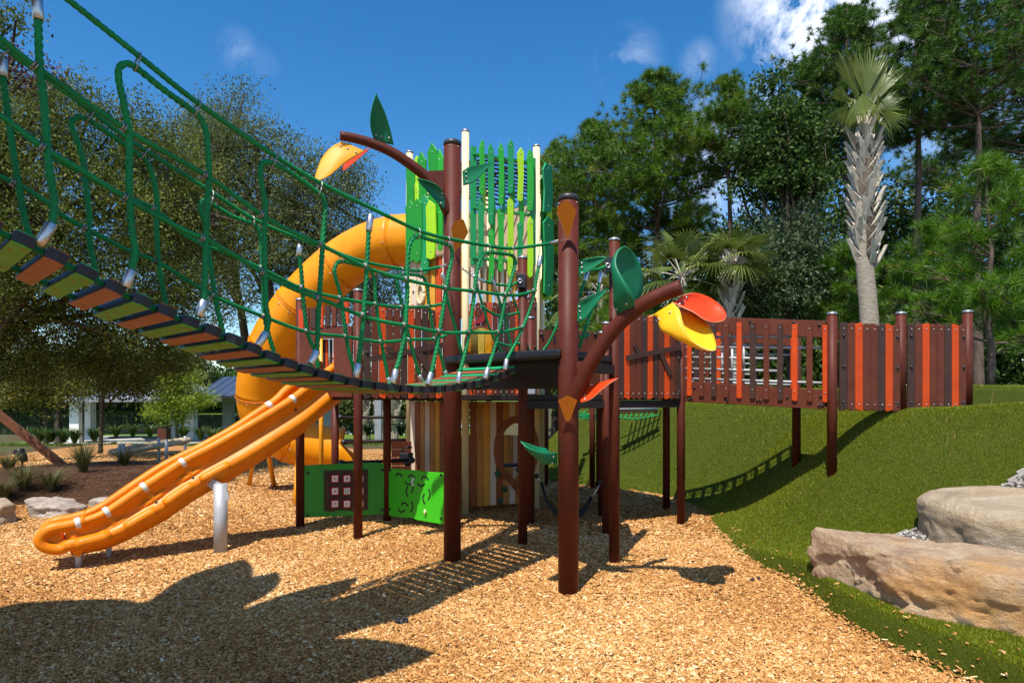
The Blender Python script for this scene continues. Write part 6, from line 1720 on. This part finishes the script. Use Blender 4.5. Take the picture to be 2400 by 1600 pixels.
# palms
palm('sabal_palm', 'tall sabal palm with crisscross boots on its pale trunk', (7.82, 14.0, 1.75), at(2024, 322, 14.0), .185, 12, .85, 1.12, 'palms', True, .50, 15, dirs=[(270, 86, 26, 1, 1.10, 90), (180, 82, 16, 1, 1.05, 70), (0, 80, 18, 1, .98, 64), (0, 66, 26, 1, .58, 28), (180, 70, 22, 1, .44, 34), (0, 62, 24, 1, .58, -38), (180, 66, 22, 1, .56, -46), (300, 70, 34, 0, .7, -62), (240, 72, 34, 0, .7, -64), (60, 70, 34, 0, .8, 60), (0, 76, 16, 1, .8, -74), (180, 76, 16, 1, .8, -78)], droop=.12, bw=.017)
palm('sabal_palm', 'small fan palm with drooping pale fronds right of the big green leaf', basept(1590, 17), at(1598, 655, 17), .13, 16, .95, .95, 'palms', False, seg=30)
palm('sabal_palm', 'small fan palm with a round dark crown behind the ramp', (5.6, 16.5, 1.7), at(1715, 612, 16.5), .14, 16, .55, .85, 'palms', True, .3, 30)
palm('sabal_palm', 'fan palm half hidden behind the leaf trunk', basept(1410, 18), at(1405, 690, 18), .13, 14, .75, .95, 'palms', False, seg=28)
for k, px in enumerate((851, 893, 924)):
    palm('sabal_palm', 'booted palm trunk far behind the deck, ' + ['leftmost of the three', 'middle one of the three', 'rightmost of the three'][k], basept(px, 36), at(px, 800, 36), .22, 10, .8, 1.1, 'palms behind the deck', True, .1, 18)
# ornamental grasses and ferns in the beds
def clump(name, label, base, n, H, spread, mat, w, cat, group, arch=.8):
    t = thing(name, label, cat, tuple(base), group)
    b = np.array(base); V, Fc, T = [], [], []; nv = 0
    for k in range(n):
        a = rng.uniform(0, 6.283); h = H * rng.uniform(.6, 1.1); s = spread * rng.uniform(.3, 1.1)
        o = np.array([math.cos(a), math.sin(a), 0]); sd = np.array([-math.sin(a), math.cos(a), 0]) * w
        tt = rng.uniform(0, 1)
        for q in range(4):
            f = q / 3
            c = b + o * (.04 + s * f ** 1.5) + np.array([0, 0, h * (f * (1.5 - arch * .75 * f))])
            ww = sd * (1 - f * .9)
            V += [c - ww, c + ww]
            if q: Fc.append((nv - 2, nv - 1, nv + 1, nv)); T.append(tt)
            nv += 2
    npmesh('blades', np.array(V), np.array(Fc), M[mat], np.array(T), t)
def on_bed(px, Y):
    x = (px - 1200) / F * Y; return (x, Y, max(0, float(bed_z(x, Y))) - .01)
for k, (px, Y, H, s, lb) in enumerate(((195, 12.2, .62, .42, 'behind the pointed pale rock'), (120, 11.2, .40, .38, 'left of the pointed pale rock'), (55, 11.0, .42, .40, 'near the left edge above the round rock'), (290, 13.5, .35, .38, 'beside the upper slide rail'), (20, 12.8, .36, .4, 'behind the one by the left edge'), (300, 15.8, .3, .4, 'below the rope spinner'), (10, 10.6, .38, .36, 'cut by the left edge'))):
    clump('grass_clump', 'green-brown ornamental grass clump ' + lb, on_bed(px, Y), 260, H * 1.15, s * 1.1, 'grassblade', .006, 'ornamental grass', 'ornamental grasses in the left bed')
for k, (px, Y, lb) in enumerate(((150, 25.5, 'left of the white columns'), (175, 25, 'in front of the left white column'), (120, 25.6, 'two plants left of the white columns'), (222, 26, 'at the foot of the right white column'), (272, 29, 'below the dark bench'), (311, 29, 'right of the dark bench'), (352, 29, 'yellowish, left of the cypress'), (430, 28, 'below the bright cypress'), (470, 27, 'right of the cypress trunk'), (500, 26, 'left of the grey pavilion column'), (95, 26, 'under the leaning beam'), (60, 27, 'near the left edge of the lawn'), (830, 30, 'left of the grey column'), (862, 30, 'below the black railing'), (940, 30, 'right of the grey column'))):
    b = basept(px, Y); clump('fern', 'dark green fern plant ' + lb, (b[0], b[1], max(b[2], -.02)), 90, .75, .62, 'fern', .035, 'fern', 'ferns edging the beds', 1.0)
lwb = [blades('', 26000, (-30, -4, 24.5, 34), .06, .16, .03, None, lambda x, y: ground_z(x, y), None, None)]
tag(cat_mesh('lawn_grass', lwb, M['lawnblade']), 'lawn grass beyond the wood chips', 'grass', kind='stuff')

# ------------------------------------------------------------------ far furniture and buildings
def column(parent, px, Y, top, w, mat='white'):
    x = (px - 1200) / F * Y; z0 = gz(x, Y) - .1
    m = MB(); m.box((x, Y, (z0 + top) / 2), (w, w, top - z0)); m.box((x, Y, z0 + .16), (w * 1.12, w * 1.12, .3)); m.box((x, Y, top - .08), (w * 1.10, w * 1.10, .15))
    return m.build('column', M[mat], parent, bevel=.02)
pv = thing('pavilion', 'white-columned open pavilion with a pale metal roof by the lake', 'pavilion', (-23.5, 41, -1))
for px, Y in ((181, 38.5), (208, 40.5), (410, 43.5), (448, 41)): column(pv, px, Y, 1.66, .58)
m = MB(); x0, x1, y0, y1, ze, zr = -27.9, -19.0, 37.6, 44.4, 1.68, 2.75
A0, A1, A2_, A3 = Vector((x0, y0, ze)), Vector((x1, y0, ze)), Vector((x1, y1, ze)), Vector((x0, y1, ze)); R0, R1_ = Vector((x0 + 1.6, 41, zr)), Vector((x1 - 1.6, 41, zr))
m.add([A0, A1, A2_, A3, R0, R1_], [(0, 1, 5, 4), (2, 3, 4, 5), (1, 2, 5), (3, 0, 4)])
for k in range(19):
    t = k / 18; a = A0.lerp(A1, t); b = R0.lerp(R1_, t); m.bar(a + Vector((0, 0, .02)), b + Vector((0, 0, .02)), .03, .04)
rf = m.build('roof', M['roofpale'], pv)
m = MB(); m.box((-23.45, y0 + .04, ze - .09), (x1 - x0, .1, .16)); m.box((-23.45, y1 - .04, ze - .09), (x1 - x0, .1, .16)); m.box((x0 + .05, 41, ze - .09), (.1, y1 - y0 - .2, .16)); m.box((x1 - .05, 41, ze - .09), (.1, y1 - y0 - .2, .16)); m.build('fascia', M['greypaint'], rf)
m = MB(); m.box((-23.4, 41, -.98), (9.5, 7.6, .12)); m.build('floor_slab', M['concrete'], pv)
dp = MB(); q = P(195, 985, 38.2); dp.cyl((q.x, q.y, -1), (q.x, q.y, 1.6), .05, 10); dp.build('downpipe', M['iron'], pv)
pv2 = thing('pavilion', 'small pavilion with a dark blue standing seam roof behind the tube slide', 'pavilion', (-15.5, 37.5, -1))
column(pv2, 536, 37, 1.78, .52, 'greypaint'); column(pv2, 765, 37, 1.9, .75, 'greypaint')
m = MB(); m.add([(-17.7, 35.6, 1.86), (-9.6, 35.6, 1.86), (-9.6, 38.2, 3.2), (-17.2, 38.2, 3.0), (-17.7, 40.8, 1.86), (-9.6, 40.8, 1.86)], [(0, 1, 2, 3), (3, 2, 5, 4), (0, 3, 4)])
for k in range(16):
    t = k / 15; m.bar(Vector((-17.7, 35.6, 1.88)).lerp(Vector((-9.6, 35.6, 1.88)), t), Vector((-17.2, 38.2, 3.02)).lerp(Vector((-9.6, 38.2, 3.22)), t), .03, .05)
rf = m.build('roof', M['roofblue'], pv2)
m = MB(); m.box((-13.6, 35.65, 1.79), (8.4, .12, .16)); m.box((-17.7, 38.2, 1.79), (.12, 5.0, .16)); m.build('fascia', M['roofdark'], rf)
def railing(label, x0, x1, Y, z0, h, mat='iron'):
    t = thing('railing', label, 'railing', ((x0 + x1) / 2, Y, z0))
    m = MB(); m.box(((x0 + x1) / 2, Y, z0 + h), (x1 - x0, .05, .05)); m.box(((x0 + x1) / 2, Y, z0 + h * .12), (x1 - x0, .04, .04)); m.build('rail', M[mat], t)
    n = max(2, int((x1 - x0) / 1.0)); m = MB()
    for k in range(n + 1): m.box((x0 + (x1 - x0) * k / n, Y, z0 + h / 2), (.06, .06, h))
    m.build('post', M[mat], t)
    m = MB(); nn = int((x1 - x0) / .14)
    for k in range(nn): m.box((x0 + (x1 - x0) * (k + .5) / nn, Y, z0 + h * .55), (.018, .018, h * .86))
    m.build('baluster', M[mat], t)
railing('black railing on the lakeside deck left of the blue roofed pavilion', (466 - 1200) / F * 42, (528 - 1200) / F * 42, 42, -.75, 1.0)
railing('black railing on the lawn behind the left platform posts', (866 - 1200) / F * 34, (960 - 1200) / F * 34, 34, -.9, 1.25)
ldk = MB(); ldk.box(((497 - 1200) / F * 42, 43, -.82), (2.2, 2.4, .14)); tag(ldk.build('lake_deck', M['concrete']), 'pale concrete lakeside deck below the black railing', 'deck')
gc = thing('signal_column', 'grey steel column on a pale slab behind the left platform posts', 'column', (-6.9, 33, -.9))
m = MB(); q = basept(887, 33); m.box((q[0], 33, 1.4), (.34, .34, 4.7)); m.build('shaft', M['greypaint'], gc, bevel=.02); m = MB(); m.box((q[0] + .9, 33, -.86), (3.0, 1.2, .16)); m.build('base_slab', M['concrete'], gc)
lp2 = thing('lamp_post', 'thin black post standing right of the white columns', 'post', basept(237, 27))
q = basept(237, 25.2); m = MB(); m.cyl((q[0], q[1], -.05), (q[0], q[1], 2.9), .05, 12); m.build('pole', M['iron'], lp2); m = MB(); m.box((q[0], q[1], 3.0), (.34, .34, .2)); m.build('lantern', M['iron'], lp2)
bn = thing('bench', 'dark backed bench inside the pavilion', 'bench', basept(325, 36)); q = basept(325, 36)
m = MB()
for z in (.45, .50): m.box((q[0], 36, q[2] + z), (3.2, .4, .04))
m.build('seat', M['iron'], bn); m = MB(); m.box((q[0], 36.22, q[2] + .85), (3.2, .05, .28)); m.build('backrest', M['iron'], bn)
for s in (-1.4, 1.4): m = MB(); m.box((q[0] + s, 36, q[2] + .22), (.07, .4, .46)); m.build('leg', M['iron'], bn)
tb2 = thing('litter_bin', 'brown square litter bin beside the pavilion column', 'litter bin', basept(385, 36)); q = basept(385, 36)
m = MB(); m.box((q[0], 36, q[2] + .5), (.52, .52, 1.0)); m.build('body', M['bindred'], tb2, bevel=.03); m = MB(); m.box((q[0], 36, q[2] + 1.1), (.6, .6, .12)); m.build('lid', M['iron'], tb2, bevel=.03)
sw = MB(); q0, q1 = basept(200, 26.2), basept(335, 27.5); sw.bar((q0[0], q0[1], -.02), (q1[0], q1[1], -.02), .9, .08); tag(sw.build('path', M['concrete']), kind='structure')

# leaning timber beam, spotlight, stake
lb2 = thing('timber_beam', 'stained timber brace leaning into the ground at the left', 'timber brace', tuple(G(172, 1098)))
m = MB(); g0 = P(178, 1098, 15.6); m.bar(Vector((g0.x, g0.y, -.12)), P(-60, 925, 14.9), .17, .17); m.build('beam', M['beam'], lb2, bevel=.012)
sp_ = thing('spotlight', 'black garden spotlight on a stake in the pine straw bed', 'spotlight', on_bed(52, 13.2)); q = Vector(on_bed(52, 13.2))
m = MB(); m.cyl(q, q + Z * .18, .02, 10); m.build('stake', M['iron'], sp_); m = MB(); m.tube([q + Vector((.05, 0, .14)), q + Vector((.02, 0, .22)), q + Vector((-.05, -.02, .36)), q + Vector((-.06, -.02, .40))], [.05, .085, .10, .09], 18); m.build('lamp_head', M['iron'], sp_)
q = P(218, 1098, 15.0); m = MB(); m.box((q.x, q.y, .05), (.07, .07, .22)); m.box((q.x, q.y, .17), (.09, .09, .03)); tag(m.build('stake_light', M['bindred'], bevel=.005), 'tiny brown stake at the foot of the timber brace', 'stake')

# oval rope spinner ring on grey posts
rs = thing('balance_ring', 'long oval ring wrapped in beige rope on grey steel legs', 'balance ring', (-9.6, 17.5, 0))
a, b = P(262, 1060, 16.6), P(440, 1030, 18.6)
ax = (b - a); L = ax.length / 2; axn = ax.normalized(); sdv = Vector((-axn.y, axn.x, 0)).normalized(); c0 = (a + b) / 2
ring = [c0 + axn * (L * math.cos(t)) + sdv * (.36 * math.sin(t)) for t in [2 * math.pi * i / 90 for i in range(91)]]
m = MB(); m.tube(ring, .065, 14, 0, caps=False, lob=3, amp=.16, turn=.22); m.build('rope_ring', M['ropebeige'], rs)
for x, y, z in ((281, 1094, 15.9), (289, 1097, 16.2), (372, 1085, 17.6), (390, 1092, 17.0), (434, 1065, 18.4)):
    q = P(x, y, z); m = MB(); m.cyl((q.x, q.y, -.03), (q.x, q.y, .62 + .06 * (x > 300)), .042, 14); m.build('leg', M['steel'], rs)
# small dark lumps lying on the chips
for k, (px, py, s, lb) in enumerate(((942, 1466, .05, 'black pine cone lying on the shaded chips'), (1763, 1362, .022, 'small black stone at the turf edge, left one of the two'), (1778, 1358, .022, 'small black stone at the turf edge, right one of the two'))):
    q = G(px, py); m = MB(); m.sph(q + Z * s * .6, s, 0, 12, 8, (1.1, .8, .7))
    for k2 in range(14):
        a = k2 * 2.4; e = math.radians(-10 + 6 * k2); m.sph(q + Z * s * .6 + Vector((math.cos(a) * math.cos(e), .8 * math.sin(a) * math.cos(e), .7 * math.sin(e))) * s, s * .28, 0, 6, 4)
    tag(m.build('pine_cone' if k == 0 else 'stone', M['black']), lb, 'pine cone' if k == 0 else 'stone', None if k == 0 else 'stones at the turf edge')
